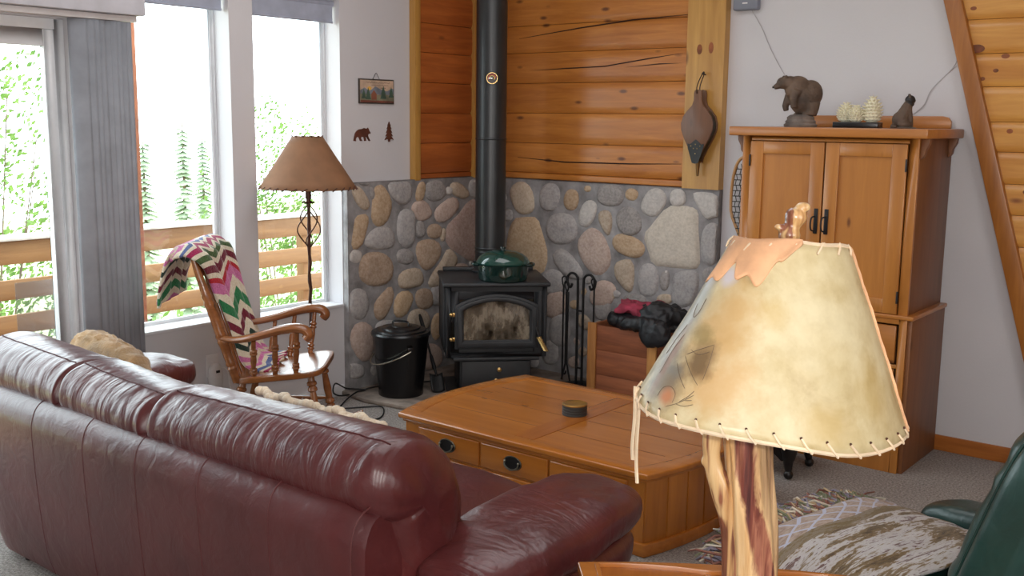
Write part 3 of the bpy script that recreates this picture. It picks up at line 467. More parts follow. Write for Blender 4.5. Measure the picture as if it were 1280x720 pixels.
def stones(name, data, to, u0, u1, z0, z1, mort):
    b = B(); cs = []
    for c, poly in data:
        n0 = len(poly); P = [Vector((u, z)) for u, z in poly]
        cen = sum(P, Vector((0, 0))) / n0; P = [cen + (p - cen) * 1.09 for p in P]; rad = max((p - cen).length for p in P)
        if not (u0 + .03 < cen.x < u1 - .03 and z0 < cen.y < z1): continue
        cs.append((cen, rad * .8)); place(b, P, cen, c, to, (u0, u1, z0, z1))
    keys = 'gggtpodbw'; tries = 0
    while tries < 1500:      # smaller stones fill what the listed ones leave
        tries += 1; r = rnd.uniform(.03, .085); cen = Vector((rnd.uniform(u0 + .05, u1 - .05), rnd.uniform(z0 + .04, z1 - .05)))
        if any((cen - c).length < r + rr + .004 for c, rr in cs): continue
        a0 = rnd.uniform(0, 6.3); e = rnd.uniform(.7, 1); rot = rnd.uniform(0, 3.14)
        P = []
        for k in range(10):
            t = 2 * PI * k / 10; x, y = r * math.cos(t), r * e * math.sin(t) 
            P.append(cen + Vector((x * math.cos(rot) - y * math.sin(rot), x * math.sin(rot) + y * math.cos(rot))) * rnd.uniform(.92, 1.08))
        cs.append((cen, r)); place(b, P, cen, rnd.choice(keys), to, (u0, u1, z0, z1))
    b.mi = 1; b.c = None
    nu, nv = 40, 30
    def mf(i, j):
        u = u0 + (u1 - u0) * i; z = z0 + (z1 - z0) * j
        return to(u, z, mort + .008 * nz((u, z, 1.0), 7))
    n0 = len(b.v)
    b.grid(mf, nu, nv)
    for q in ((u0, u0), (u1, u1)):
        b.add([to(q[0], z0, 0), to(q[0], z0, mort), to(q[0], z1, mort), to(q[0], z1, 0)], [(0, 1, 2, 3)])
    b.add([to(u0, z1, 0), to(u0, z1, mort + .006), to(u1, z1, mort + .006), to(u1, z1, 0)], [(0, 1, 2, 3)])
    return struct(b.build(name, [M['stone'], M['mortar']], sm=60))
def place(b, P, cen, c, to, lim):
    kf = rnd.uniform(.88, 1.1); col = tuple(min(1, x * kf) for x in lin(SC[c])[:3]); b.mi = 0; b.c = col
    n = len(P); P2 = []
    for i in range(n):      # one corner-cutting pass rounds the outline
        p, q = P[i], P[(i + 1) % n]; P2 += [p * .75 + q * .25, p * .25 + q * .75]
    rad = sum((p - cen).length for p in P) / n; h = min(.034, .018 + rad * .12); rings = []
    for s, d in ((1.0, .03), (1.0, .036), (.97, .044), (.9, .036 + h * .62), (.75, .036 + h * .88), (.5, .036 + h * .98), (.2, .036 + h)):
        ring = []
        for p in P2:
            q = cen + (p - cen) * s
            q.x = min(max(q.x, lim[0] + .004), lim[1] - .004); q.y = min(max(q.y, lim[2] + .002), lim[3] - .004)
            ring.append(to(q.x, q.y, d + (.007 * nz((q.x, q.y, 3), 11) if s < 1 else 0)))
        rings.append(ring)
    b.loft(rings)
stones('wall_right_stone', RW, lambda u, z, d: (u, YR - d, z), XL + .03, -2.945, .02, 1.345, .045)
stones('wall_left_stone', LW, lambda u, z, d: (XL + d, u, z), 4.436, YR - .03, .02, 1.348, .045)
# flat slate hearth
b = B(); b.prism([(XL, 4.40), (-4.62, 4.36), (-4.2, 4.42), (-3.6, 4.75), (-3.1, 5.0), (-2.95, 5.2), (-2.95, YR), (XL, YR)], 0, .028, 'z')
struct(b.build('floor_hearth', M['slate'], bev=.008))

# ------------------------------------------------------------------ outside
b = B(); b.box(-7.25, -5.06, -6, 14, -.14, -.06); struct(b.build('deck_floor', M['deck'], smooth=False))
rail = thing('deck_railing', 'cedar deck railing of wide horizontal boards outside the windows', 'railing', (-7.0, 4.5, -.06))
def loc(o): return o
def rbox(name, x0, x1, y0, y1, z0, z1, m, bev=.006):
    b = B(); b.box(x0 + 7.0, x1 + 7.0, y0 - 4.5, y1 - 4.5, z0 + .06, z1 + .06); return b.build(name, m, rail, bev=bev)
rbox('cap_board', -7.10, -6.94, -5, 13, .905, .935, M['capw'])
for z0, z1 in ((.745, .902), (.505, .64), (.265, .40)): rbox('rail_board', -7.0, -6.965, -5, 13, z0, z1, M['deck'])
for y in (-2.2, -.4, 1.4, 3.72, 5.9, 7.6, 9.4): rbox('rail_post', -7.09, -7.001, y, y + .085, -.06, .904, M['deckz'])
b = B(); b.box(-5.75, -5.66, 3.495, 3.54, -.06, 3.3); o = b.build('deck_post', M['redpost'], bev=.004)
at(o, (-5.7, 3.517, -.06)); tag(o, 'thin reddish cedar post outside, just right of the vertical blind', 'post')
b = B(); b.grid(lambda u, v: (-7.3 - 60 * u, -40 + 110 * v, -2.6 - 2.5 * u + .35 * nz((u * 6, v * 9, 0), 1.5)), 24, 40)
struct(b.build('ground', M['ground']))
def leafmat(name, a, c):
    s = Nt(name); s.prop(.6, 0, .3); t = s.t
    f = s.noise(s.coord(), 5, 3); colr = s.ramp(f, [(.3, lin(a)), (.7, lin(c))]); s.col(colr)
    tl = s.n('ShaderNodeBsdfTranslucent', i_Color=colr); mx = s.n('ShaderNodeMixShader', i_0=.35)
    t.links.new(s.b.outputs[0], mx.inputs[1]); t.links.new(tl.outputs[0], mx.inputs[2]); t.links.new(mx.outputs[0], s.o.inputs[0]); return s.m
M['leaf'] = leafmat('bright_leaf', (58, 92, 34), (112, 138, 66)); M['needle'] = leafmat('hazed_needle', (128, 146, 118), (160, 174, 146))  # needles lightened: haze is put into their colour
def leafy(b, cen, rad, n, size, rr):
    for _ in range(n):
        d = Vector((rr.gauss(0, 1), rr.gauss(0, 1), rr.gauss(0, 1))); d.normalize(); r = rr.random() ** .45
        clump = 1 + .25 * nz((d.x * 2, d.y * 2, d.z * 2 + cen[0]), 1.3)
        p = Vector(cen) + Vector((d.x * rad[0], d.y * rad[1], d.z * rad[2])) * r * clump
        if nz(tuple(p * 1.7)) < -.04: continue
        a = Vector((rr.gauss(0, 1), rr.gauss(0, 1), rr.gauss(0, 1))).normalized(); c = a.orthogonal().normalized(); e = a.cross(c)
        s = size * rr.uniform(.6, 1.3)
        b.add([p - c * s, p + e * s * .5, p + c * s, p - e * s * .5], [(0, 1, 2, 3)])
def bush(loc_, h, rad, n, size, label, seed, cat='tree', group=None, mt='leaf'):
    rr = random.Random(seed); t = thing('leafy_tree', label, cat, loc_, 0, group)
    b = B()
    for k in range(5):
        a = rr.uniform(0, 6.3); q = (math.cos(a) * rad[0] * .5, math.sin(a) * rad[1] * .5, h * rr.uniform(.7, .95))
        b.tube([(0, 0, -.05), (q[0] * .3, q[1] * .3, h * .35), q], [.018, .012, .005], 6)
    b.build('trunk', M['bark'], t)
    b = B(); leafy(b, (0, 0, h * .62), rad, n, size, rr); b.build('foliage', M[mt], t, fix=False, smooth=False)
    return t
def conifer(loc_, h, w, label, seed, group):
    rr = random.Random(seed); t = thing('conifer_tree', label, 'tree', loc_, 0, group)
    b = B(); b.tube([(0, 0, -.05), (0, 0, h)], [.09, .012], 7); b.build('trunk', M['bark'], t)
    b = B()
    for k in range(int(h * 9)):
        z = h * (.12 + .87 * k / (h * 9)); rad = w * (1 - z / h) ** .8 + .05
        for q in range(7):
            a = rr.uniform(0, 6.3); l = rad * rr.uniform(.6, 1.05); 
            for m_ in range(5):
                f = (m_ + .6) / 5; p = Vector((math.cos(a) * l * f, math.sin(a) * l * f, z - l * f * .35)); s = .09 + .03 * rr.random()
                u = Vector((math.cos(a + 1.2), math.sin(a + 1.2), -.4)) * s; w_ = Vector((math.cos(a - 1.2), math.sin(a - 1.2), -.35)) * s
                b.add([p, p + u, p + (u + w_) * .9, p + w_], [(0, 1, 2, 3)])
    b.build('foliage', M['needle'], t, fix=False, smooth=False); return t
G = 'trees beyond the deck'
bush((-10.6, 4.75, -3.0), 5.4, (1.5, 1.35, 2.2), 13000, .038, 'bright leafy tree seen through the glass door at the far left', 3, group=G)
bush((-13.5, 11.0, -3.2), 5.2, (1.3, 1.35, 2.0), 9000, .042, 'bright leafy tree seen behind the floor lamp shade', 5, group=G)
bush((-8.9, 7.0, -2.9), 3.2, (.8, 1.9, 1.0), 7000, .045, 'low leafy thicket just below the deck railing', 9, cat='shrub', group=G)
bush((-9.4, 10.6, -2.9), 3.1, (.9, 1.5, 1.0), 5000, .045, 'low leafy thicket below the railing of the right-hand window', 12, cat='shrub', group=G)
for p, h, w, lb, sd in (((-13.0, 6.95, -3.0), 5.3, .14, 'slim dark sapling standing right of the leafy tree at the far left', 1), ((-21, 13.2, -3.6), 4.9, .5, 'small conifer next to the blind, leftmost of those in the middle window', 2),
                        ((-22, 14.9, -3.6), 5.3, .5, 'taller small conifer at the centre of the middle window', 3), ((-23.5, 16.5, -3.7), 5.0, .48, 'small conifer nearest the right frame of the middle window', 4)):
    conifer(p, h, w, lb, sd, G)

# ------------------------------------------------------------------ blinds and shades
vb = thing('vertical_blind', 'grey vertical blind drawn into a narrow stack between door and window', 'blind', (XL, 2.0, 0))
b = B(); b.box(.004, .115, -1.2, 1.045, 2.236, 2.37); b.build('valance', M['valance'], vb, bev=.006)
b = B(); b.box(.03, .075, -1.18, 1.02, 2.205, 2.234); b.build('head_rail', M['white_plastic'], vb, bev=.003)
for k, (y, ad) in enumerate(((.712, 22), (.75, 30), (.775, 36), (.805, 24), (.842, 18), (.868, 32), (.89, 42), (.92, 26), (.945, 36))):
    b = B(); a = R(ad); w = .044; pts = []
    for i in range(7):
        t = -1 + 2 * i / 6; pts.append((.055 + math.sin(a) * w * t + .007 * (1 - t * t) * math.cos(a), y + math.cos(a) * w * t - .007 * (1 - t * t) * math.sin(a)))
    b.loft([[(x, yy, .03) for x, yy in pts], [(x, yy, 2.203) for x, yy in pts]], cap=False, closed=False)
    b.build('slat', M['blind'], vb, fix=False, solid=.0014)
for i, (y0, y1, z0, z1) in enumerate(W):
    zb = 2.318 if i == 0 else 2.312
    t = thing('roller_shade', ('blue-grey roller shade rolled up at the top of the middle window', 'blue-grey roller shade rolled up above the floor lamp, by the stone corner')[i], 'shade', (XL - .05, (y0 + y1) / 2, zb), 0, 'roller shades at the window tops')
    hw = (y1 - y0) / 2 - .012
    b = B(); b.box(-.002, .002, -hw, hw, .012, .135); b.build('shade_cloth', M['shade_cloth'], t)
    b = B(); b.tube([(0, -hw, .008), (0, hw, .008)], .008, 8); b.build('hem_bar', M['shade_cloth'], t)
    b = B(); b.tube([(-.012, -hw - .008, .118), (-.012, hw + .008, .118)], .02, 12); b.build('roller', M['shade_cloth'], t)

# ------------------------------------------------------------------ wall decorations by the window
def wallp(x, y): return x
pq = thing('landscape_plaque', 'small painted plaque of a cabin under mountains hanging by a wire', 'plaque', (XL, 4.731, 1.914))
w, h = .153, .077
b = B(); b.box(.001, .012, -w, w, -h, h); b.build('board', plain('plaque_edge', (70, 62, 56), .6), pq, bev=.002)
def layer(name, poly, d, c): 
    b = B(); b.prism(poly, d, d + .0012, 'x'); return b.build(name, plain('plaque_' + name, c, .7, var=.15), pq, smooth=False)
layer('sky', [(-w + .008, -h + .008), (w - .008, -h + .008), (w - .008, h - .008), (-w + .008, h - .008)], .012, (190, 164, 140))
layer('mountains', [(-.145, -.02), (-.145, .005), (-.11, .022), (-.075, .005), (-.045, .012), (-.015, .032), (.02, .018), (.06, .006), (.09, .004), (.13, .022), (.145, .018), (.145, -.02)], .0132, (120, 126, 134))
layer('meadow', [(-.145, -.069), (.145, -.069), (.145, -.03), (.08, -.018), (-.02, -.022), (-.145, -.015)], .0144, (132, 128, 104))
layer('path', [(-.145, -.069), (.145, -.069), (.145, -.058), (-.145, -.055)], .0156, (120, 70, 56))
layer('cabin', [(-.052, -.052), (-.008, -.052), (-.008, -.018), (-.002, -.022), (-.03, .008), (-.058, -.022), (-.052, -.018)], .0158, (134, 82, 62))
layer('sun', [(-.068 + .017 * math.cos(a * PI / 6), .018 + .012 * math.sin(a * PI / 6)) for a in range(12)], .0150, (206, 160, 70))
for cx, z0, s in ((-.118, -.045, .9), (-.08, -.05, 1.1), (.052, -.045, 1.25), (.122, -.035, 1.0)):
    layer('pine', [(cx - .022 * s, z0), (cx + .022 * s, z0), (cx + .012 * s, z0 + .022 * s), (cx + .016 * s, z0 + .022 * s), (cx, z0 + .065 * s), (cx - .016 * s, z0 + .022 * s), (cx - .012 * s, z0 + .022 * s)], .0164, (70, 92, 76))
b = B()
for r_, (y0, y1) in enumerate(((-.095, .115), (-.05, .10), (.03, .075))):
    b.tube([(.0137, y0 + (y1 - y0) * k / 26, .054 - r_ * .016 + .0035 * math.sin(k * 2.3) * (1 if k % 7 else 0)) for k in range(27)], .0012, 4)
b.build('script', plain('faded_script', (120, 96, 84), .8), pq)
b = B(); b.tube([(.007, -.032, h - .004), (.005, -.002, h + .038), (.005, .004, h + .038), (.007, .03, h - .004)], .0014, 5); b.build('hanging_wire', M['cord_black'], pq)
def cut(name, poly, c, m, label, cat):
    b = B(); b.prism(poly, -.001, .006, 'x'); o = b.build(name, m, smooth=False); o.location = c; return tag(o, label, cat)
BE = [(-.072, -.04), (-.068, -.02), (-.06, .005), (-.045, .022), (-.025, .032), (0, .034), (.018, .04), (.035, .036), (.045, .037), (.05, .042), (.056, .036), (.062, .024), (.074, .010), (.070, .004), (.056, .004), (.05, -.006), (.058, -.022), (.068, -.036), (.072, -.041), (.058, -.041), (.05, -.03), (.036, -.012), (.030, -.014), (.034, -.04), (.020, -.041), (.014, -.016), (-.008, -.014), (-.010, -.026), (.002, -.040), (-.016, -.041), (-.026, -.022), (-.034, -.012), (-.05, -.02), (-.054, -.03), (-.052, -.042)]
cut('bear_silhouette', BE, (XL, 4.606, 1.645), M['rust'], 'flat rust-brown walking bear cut-out on the wall left of the tree cut-out', 'wall ornament')
TR = [(0, .064)]
for k, (wd, z) in enumerate(((.014, .038), (.021, .016), (.027, -.008), (.033, -.030), (.040, -.052))):
    TR += [(wd, z), (wd * .45, z + .005)]
TR += [(.008, -.05), (.008, -.064), (-.008, -.064), (-.008, -.05)]
for k, (wd, z) in reversed(list(enumerate(((.014, .038), (.021, .016), (.027, -.008), (.033, -.030), (.040, -.052))))):
    TR += [(-wd * .45, z + .005), (-wd, z)]
cut('pine_tree_silhouette', TR, (XL, 4.845, 1.662), M['rust'], 'flat rust-brown pine tree cut-out on the wall right of the bear cut-out', 'wall ornament')
# outlet with plugged-in device
ol = thing('wall_outlet', 'white wall outlet with an oval plug-in device, low between sofa arm and rocking chair', 'outlet', (XL, 3.44, .33))
b = B(); b.box(0, .006, -.04, .04, -.03, .10); b.build('cover_plate', M['white_plastic'], ol, bev=.003)
b = B(); b.ell((.03, .0, -.03), (.026, .045, .085), 20, .8, .8); b.build('plug_in_device', M['white_plastic'], ol)
b = B(); b.box(.052, .058, -.012, .012, .0, .014); b.build('indicator', M['cord_black'], ol, bev=.001)
b = B(); b.tube(bez([(.04, .02, .03), (.045, .07, .0), (.03, .10, -.12), (.02, .14, -.24), (.02, .2, -.315)]), .004, 6); b.build('lead', M['white_plastic'], ol)

# ------------------------------------------------------------------ wood stove
FL = .028
st = thing('wood_stove', 'black steel wood stove with arched glass door on a pedestal in the stone corner', 'stove', (-4.215, 5.105, FL), R(46))
b = B(); b.box(-.225, .225, -.21, .22, .0, .255); b.build('pedestal', M['ironbody'], st, bev=.006)
b = B(); b.box(-.30, .30, -.315, .22, .0, .022); b.build('base_plate', M['iron'], st, bev=.004)
b = B()       # firebox shell, open at the front
b.box(-.315, -.285, -.25, .28, .255, .70); b.box(.285, .315, -.25, .28, .255, .70); b.box(-.285, .285, .25, .28, .255, .70); b.box(-.285, .285, -.25, .25, .255, .285); b.box(-.285, .285, -.25, .25, .67, .70)
b.box(-.285, -.235, -.25, -.235, .285, .67); b.box(.235, .285, -.25, -.235, .285, .67); b.box(-.235, .235, -.25, -.235, .285, .335); b.box(-.235, .235, -.25, -.235, .62, .67)
b.build('firebox', M['ironbody'], st, bev=.004)
b = B(); b.box(-.28, .28, -.02, .0, .29, .665); b.box(-.28, -.262, -.23, .0, .29, .665); b.box(.262, .28, -.23, .0, .29, .665); b.box(-.26, .26, -.23, -.02, .287, .30); b.build('firebrick', M['firebrick'], st, smooth=False)
b = B(); b.grid(lambda u, v: (-.25 + .5 * u, -.22 + .2 * v, .302 + .06 * math.sin(PI * u) * (.6 + .4 * nz((u * 5, v * 4, 0))) * math.sin(PI * min(1, v + .15))), 20, 12); b.build('ash_bed', M['ash'], st)
b = B()
for p, q, r_ in (((-.02, -.12, .365), (.17, -.10, .36), .022), ((-.05, -.14, .39), (.03, -.06, .35), .018), ((.05, -.15, .37), (.16, -.04, .385), .016)): b.tube([p, Vector(p).lerp(Vector(q), .5) + Vector((0, 0, .008)), q], [r_, r_ * 1.1, r_ * .8], 8)
b.build('charred_log', M['soot'], st)
b = B(); b.prism([(-.335, -.275), (.335, -.275), (.335, .30), (-.335, .30)], .70, .728, 'z'); b.build('top_plate', M['iron'], st, bev=.010, seg=3)
b = B(); b.box(-.30, .30, .255, .295, .728, .752); b.build('rear_lip', M['iron'], st, bev=.004)
b = B(); b.box(-.325, -.315, -.20, .27, .30, .69); b.box(.315, .325, -.20, .27, .30, .69); b.build('side_shield', M['ironbody'], st, bev=.003)
def archring(x0, x1, z0, zs, rise, n=14):
    P = [(x1, z0), (x1, zs)]
    for k in range(1, n): 
        t = k / n; x = x1 + (x0 - x1) * t; P.append((x, zs + rise * math.sin(PI * t) ** .8))
    return P + [(x0, zs), (x0, z0)]
dO = archring(-.262, .262, .312, .585, .072); dI = archring(-.205, .205, .368, .552, .058); dm = archring(-.246, .246, .326, .574, .069); dI2 = archring(-.213, .213, .361, .557, .060)
b = B(); b.ring(dO, dI, -.272, -.25); b.ring(dm, dI2, -.292, -.272)
dr = b.build('door', M['iron'], st, bev=.006)
b = B(); b.prism(archring(-.21, .21, .364, .555, .059), -.262, -.258); b.build('glass', M['stoveglass'], dr, smooth=False)
b = B(); b.box(.0, .004, -.256, -.25, .50, .60); b.build('baffle_rod', M['soot'], dr)
for z in (.375, .53):
    b = B(); b.M = T(-.282, -.268, z); b.ell((0, 0, 0), (.013, .013, .013), 14); b.M = T(); b.box(-.282, -.255, -.27, -.25, z - .012, z + .012)
    b.build('hinge', [M['brass']], dr, bev=.002)
b = B(); b.tube([(.235, -.275, .475), (.25, -.30, .42), (.262, -.315, .385)], .007, 8)
hd = b.build('door_handle', M['darkmetal'], dr)
b = B(); b.tube([(.258 + .044 * k / 60 + .013 * math.cos(k * 1.05), -.313 - .014 * k / 60 + .013 * math.sin(k * 1.05), .392 - .085 * k / 60) for k in range(61)], .0042, 5); b.tube([(.258, -.313, .392), (.302, -.327, .307)], .008, 8); b.build('spring_grip', M['brass'], dr)
b = B(); b.box(-.215, .215, -.232, -.212, .02, .225); b.build('ash_drawer', M['iron'], st, bev=.006)
b = B(); b.box(-.27, .27, -.27, -.22, .236, .258); b.build('ash_lip', M['iron'], st, bev=.006)
for k, (x, z) in enumerate(((.02, .175), (.0, .105))):
    b = B(); b.turned((x, -.232, z), (x, -.262, z), [(0, .006), (.45, .006), (.5, .013), (.85, .014), (1, .008)], 12); b.build('knob', M['brass'], st)
sp = thing('stovepipe', 'tall black double-wall stovepipe rising from the wood stove', 'stovepipe', (-4.366, 5.262, .757))
b = B(); b.lathe([(.099, .0), (.099, ZC - .757)], 36); b.build('pipe', M['pipe'], sp)
b = B()
for z in (.125, .15, .86):
    b = B(); b.lathe([(.0992, z), (.102, z + .004), (.102, z + .012), (.0992, z + .016)], 36, False); b.build('seam_band', M['pipe'], sp)
b = B(); b.lathe([(.122, .0), (.122, .014), (.101, .018), (.101, .05)], 36); b.build('flue_collar', M['iron'], sp, bev=.003)
th = thing('flue_thermometer', 'round brass thermometer stuck on the black stovepipe', 'thermometer', (-4.366 + .0995 * .66, 5.262 - .0995 * .751, 2.005), R(41))
b = B(); b.turned((0, -.001, 0), (0, -.010, 0), [(0, .036), (1, .034)], 24); b.build('dial', plain('dial_face', (60, 50, 44), .4), th)
b = B(); b.ring([(.036 * math.cos(k * PI / 14), .036 * math.sin(k * PI / 14)) for k in range(28)], [(.0325 * math.cos(k * PI / 14), .0325 * math.sin(k * PI / 14)) for k in range(28)], -.013, -.010); b.build('bezel', M['brass'], th)
for r0, r1, c, a0, a1 in ((.026, .021, (190, 60, 40), 0, 20), (.018, .013, (216, 180, 90), -3, 16)):
    b = B(); n = 16; P = [(r0 * math.cos(R(a0 * 10 + (a1 - a0) * 10 * k / n)), r0 * math.sin(R(a0 * 10 + (a1 - a0) * 10 * k / n))) for k in range(n + 1)] + [(r1 * math.cos(R(a1 * 10 - (a1 - a0) * 10 * k / n)), r1 * math.sin(R(a1 * 10 - (a1 - a0) * 10 * k / n))) for k in range(n + 1)]
    b.prism(P, -.0112, -.010); b.build('scale_band', plain('dial_band', c, .5), th, smooth=False)
b = B(); b.box(-.024, .002, -.0125, -.0112, -.002, .002); b.build('pointer', M['steel'], th)

# dutch oven
po = thing('dutch_oven', 'dark green enamelled oval dutch oven with lid on top of the wood stove', 'pot', (-4.06, 5.02, FL + .7285), R(36)); po.scale = (1.03, 1.03, 1.17)
def oval(b, prof): 
    M0 = b.M.copy(); b.M = M0 @ Matrix.Diagonal((1, .8, 1, 1)); b.lathe(prof, 40); b.M = M0
b = B(); oval(b, [(.05, .0), (.136, .0), (.146, .008), (.152, .04), (.154, .084), (.159, .088), (.154, .092), (.145, .09)]); b.build('pot_body', M['enamel_dark'], po)
b = B(); oval(b, [(.160, .090), (.163, .097), (.158, .108), (.145, .126), (.115, .146), (.08, .157), (.04, .162), (.0, .163)]); lid = b.build('lid', M['enamel_green'], po)
b = B(); b.turned((0, 0, .160), (0, 0, .182), [(0, .012), (.4, .01), (.6, .02), (.9, .018), (1, .01)], 16); b.build('lid_knob', M['enamel_dark'], lid)
for s in (-1, 1):
    b = B(); b.tube(bez([(s * .146, -.036, .085), (s * .176, -.03, .088), (s * .186, 0, .089), (s * .176, .03, .088), (s * .146, .036, .085)], 5), .009, 8); b.build('handle', M['enamel_dark'], po)

# ash bucket
bk = thing('ash_bucket', 'black lidded metal ash bucket with wire bail beside the stove', 'bucket', (-4.545, 4.605, FL), R(20))
bk.scale = (1.08, 1.08, 1.02)
b = B(); b.lathe([(.06, .004), (.125, .004), (.130, .0), (.132, .012), (.13, .03), (.165, .375), (.169, .38), (.166, .386), (.15, .384)], 40); b.build('pail', M['black_enamel'], bk)
b = B(); b.lathe([(.172, .375), (.174, .385), (.168, .396), (.15, .40), (.147, .408), (.115, .414), (.112, .422), (.07, .428), (.066, .432), (.0, .436)], 40); ld = b.build('lid', M['black_enamel'], bk)
b = B(); b.tube(bez([(-.05, 0, .43), (-.045, 0, .452), (0, 0, .458), (.045, 0, .452), (.05, 0, .43)], 5), .006, 8); b.build('lid_handle', M['black_enamel'], ld)
b = B(); P = []
for k in range(21):
    a = PI * k / 20; P.append((.172 * math.cos(a + PI), 0, .20 * math.sin(a)))
b.M = RZ(-46) @ T(0, 0, .30) @ RX(118); b.tube(P, .0042, 7); b.build('bail', M['steel'], bk)
for s in (-1, 1):
    b = B(); b.M = RZ(-46); b.box(s * .158 - .012, s * .158 + .012, -.018, .018, .285, .325); b.build('bail_ear', M['black_enamel'], bk, bev=.004)
# cord and shovel
sh = thing('hearth_shovel', 'black ash shovel leaning by the corner between bucket and stove', 'shovel', (-4.42, 4.80, FL))
d = Vector((-.36, .20, .385)); 
b = B(); b.turned((0, 0, .1), tuple(Vector((0, 0, .1)) + d * .86), [(0, .007), (.1, .009), (.12, .014), (.3, .011), (.34, .007), (.6, .008), (.66, .015), (.93, .013), (1, .008)], 10); b.build('handle', M['wrought'], sh)
b = B(); b.M = T(.0, 0, .0)
b.grid(lambda u, v: (.05 * 1 - .06 * u + (v - .5) * .045, -.035 + .04 * u + (v - .5) * .075, .002 + .10 * u + .012 * (2 * v - 1) ** 2), 6, 6); b.build('scoop', M['wrought'], sh, solid=.004)

# tool set
ts = thing('fireplace_tool_stand', 'black wrought-iron fireplace tool stand between stove and wood box', 'tool stand', (-3.80, 5.50, FL))
b = B(); b.lathe([(.0, .012), (.10, .012), (.115, .004), (.115, 0)], 24)
b.build('foot', M['wrought'], ts)
for s, n in ((-1, 1), (1, 1)):
    b = B(); x = s * .022
    b.tube(bez([(x, 0, .01), (x, 0, .3), (x, 0, .66), (x + s * .01, 0, .725), (x + s * .05, 0, .742), (x + s * .082, 0, .715), (x + s * .078, 0, .665), (x + s * .058, 0, .648), (x + s * .046, 0, .672)], 7), .0085, 8); b.build('upright', M['wrought'], ts)
b = B(); b.tube([(-.022, 0, .12), (.022, 0, .12)], .006, 6); b.tube([(-.022, 0, .50), (.022, 0, .50)], .006, 6); b.build('cross_bar', M['wrought'], ts)
def scroll(b, x, y, z, s=1):
    b.tube(bez([(x, y, z), (x - .016 * s, y, z + .03), (x - .022 * s, y, z + .055), (x - .008 * s, y, z + .07), (x + .012 * s, y, z + .055), (x + .008 * s, y, z + .02), (x, y, z)], 6), .005, 6)
t = thing('fire_tongs', 'black fire tongs with splayed legs, leftmost on the tool stand', 'tongs', (-3.885, 5.47, FL), 0, 'tools on the fireplace stand')
b = B(); b.tube(bez([(-.035, .0, .03), (-.01, 0, .12), (-.004, 0, .2), (-.006, 0, .62)], 6), .006, 8); b.tube(bez([(.035, .0, .03), (.014, 0, .12), (.006, 0, .2), (.010, 0, .62)], 6), .006, 8); b.build('arm', M['wrought'], t)
b = B(); scroll(b, .0, 0, .62, 1); b.build('scroll_top', M['wrought'], t)
t = thing('fire_poker', 'thin black poker at the far left edge of the tool stand', 'poker', (-3.935, 5.50, FL), 0, 'tools on the fireplace stand')
b = B(); b.tube([(0, 0, .02), (0, 0, .65)], .006, 8); b.tube(bez([(0, 0, .08), (.02, 0, .06), (.03, 0, .085)], 4), .005, 6); b.build('rod', M['wrought'], t)
b = B(); scroll(b, 0, 0, .645, -1); b.build('scroll_top', M['wrought'], t)
t = thing('hearth_brush', 'black hearth brush hanging on the right of the tool stand, partly behind the wood box', 'brush', (-3.715, 5.53, FL), 0, 'tools on the fireplace stand')
b = B(); b.tube([(0, 0, .2), (0, 0, .65)], .006, 8); b.build('rod', M['wrought'], t)
b = B(); scroll(b, 0, 0, .645, 1); b.build('scroll_top', M['wrought'], t)
b = B(); b.lathe([(.02, .2), (.03, .18), (.034, .06), (.03, .02), (.0, .02)], 14); b.build('bristles', M['wrought'], t)

# ------------------------------------------------------------------ wood box with clothes on top
wx = thing('firewood_box', 'rough reddish plank firewood box with pale corner battens beside the tool stand', 'wood box', (-3.365, 5.47, FL))
X0, X1, Y0, Y1, H = -.245, .25, -.16, .20, .48
b = B()
for k in range(3): b.box(X0 + .012, X1 - .012, Y0 + .012, Y0 + .03, .0 + k * .155 + .002, .155 + k * .155)
b.build('front_panel', M['oldwood'], wx, bev=.003)
b = B()
for k in range(3): b.box(X0 + .012, X1 - .012, Y1 - .03, Y1 - .012, .0 + k * .155 + .002, .155 + k * .155)
b.build('back_panel', M['oldwood'], wx, bev=.003)
for x in (X0, X1 - .018):
    b = B()
    for k in range(3): b.box(x, x + .018, Y0 + .03, Y1 - .03, k * .155 + .002, .155 + k * .155)
    b.build('side_panel', M['oldwood'], wx, bev=.003)
for x in (X0, X1 - .062):
    for y in (Y0, Y1 - .014):
        b = B(); b.box(x, x + .062, y, y + .014, 0, H); b.build('corner_batten', M['oldpost'], wx, bev=.003)
b = B(); b.box(X0 + .02, X1 - .02, Y0 + .03, Y1 - .03, .002, .02); b.build('bottom', M['oldwood'], wx)
b = B()
for k in range(9):
    x = -.18 + .045 * k; y = -.08 + .09 * (k % 3); b.tube([(x - .02, y - .02, .06 + .12 * (k % 3)), (x + .03, y + .12, .075 + .12 * (k % 3))], .045, 9)
wl = b.build('firewood', M['bark'], wx)
def blob(b, c, r, seed, amp=.25, seg=56, sc=7):
    b.ell(c, r, seg, .8, .9, fn=lambda q, p: q + Vector((p.x * r[0], p.y * r[1], p.z * r[2])) * amp * nz((q.x * sc + seed, q.y * sc, q.z * sc)) + Vector((p.x * .3, p.y * .3, 1)) * (.030 * abs(nz((q.x * 16, q.y * 20 + seed, q.z * 16))) - .012 + .012 * nz((q.x * 45, q.y * 40 + seed, q.z * 30))))
b = B(); blob(b, (0.04, .0, .0), (.21, .16, .055), 4, .5); blob(b, (.15, .0, .045), (.13, .14, .075), 9, .6); blob(b, (.17, -.155, -.03), (.09, .045, .085), 2, .5); blob(b, (-.09, -.05, .005), (.10, .10, .042), 5, .4); blob(b, (.02, -.13, .0), (.10, .05, .04), 6, .5)
o = b.build('black_jacket', M['jacket'], remesh=.0055); o.location = (-3.30, 5.46, FL + H + .035); tag(o, 'crumpled black jacket heaped over the rim of the firewood box', 'jacket')
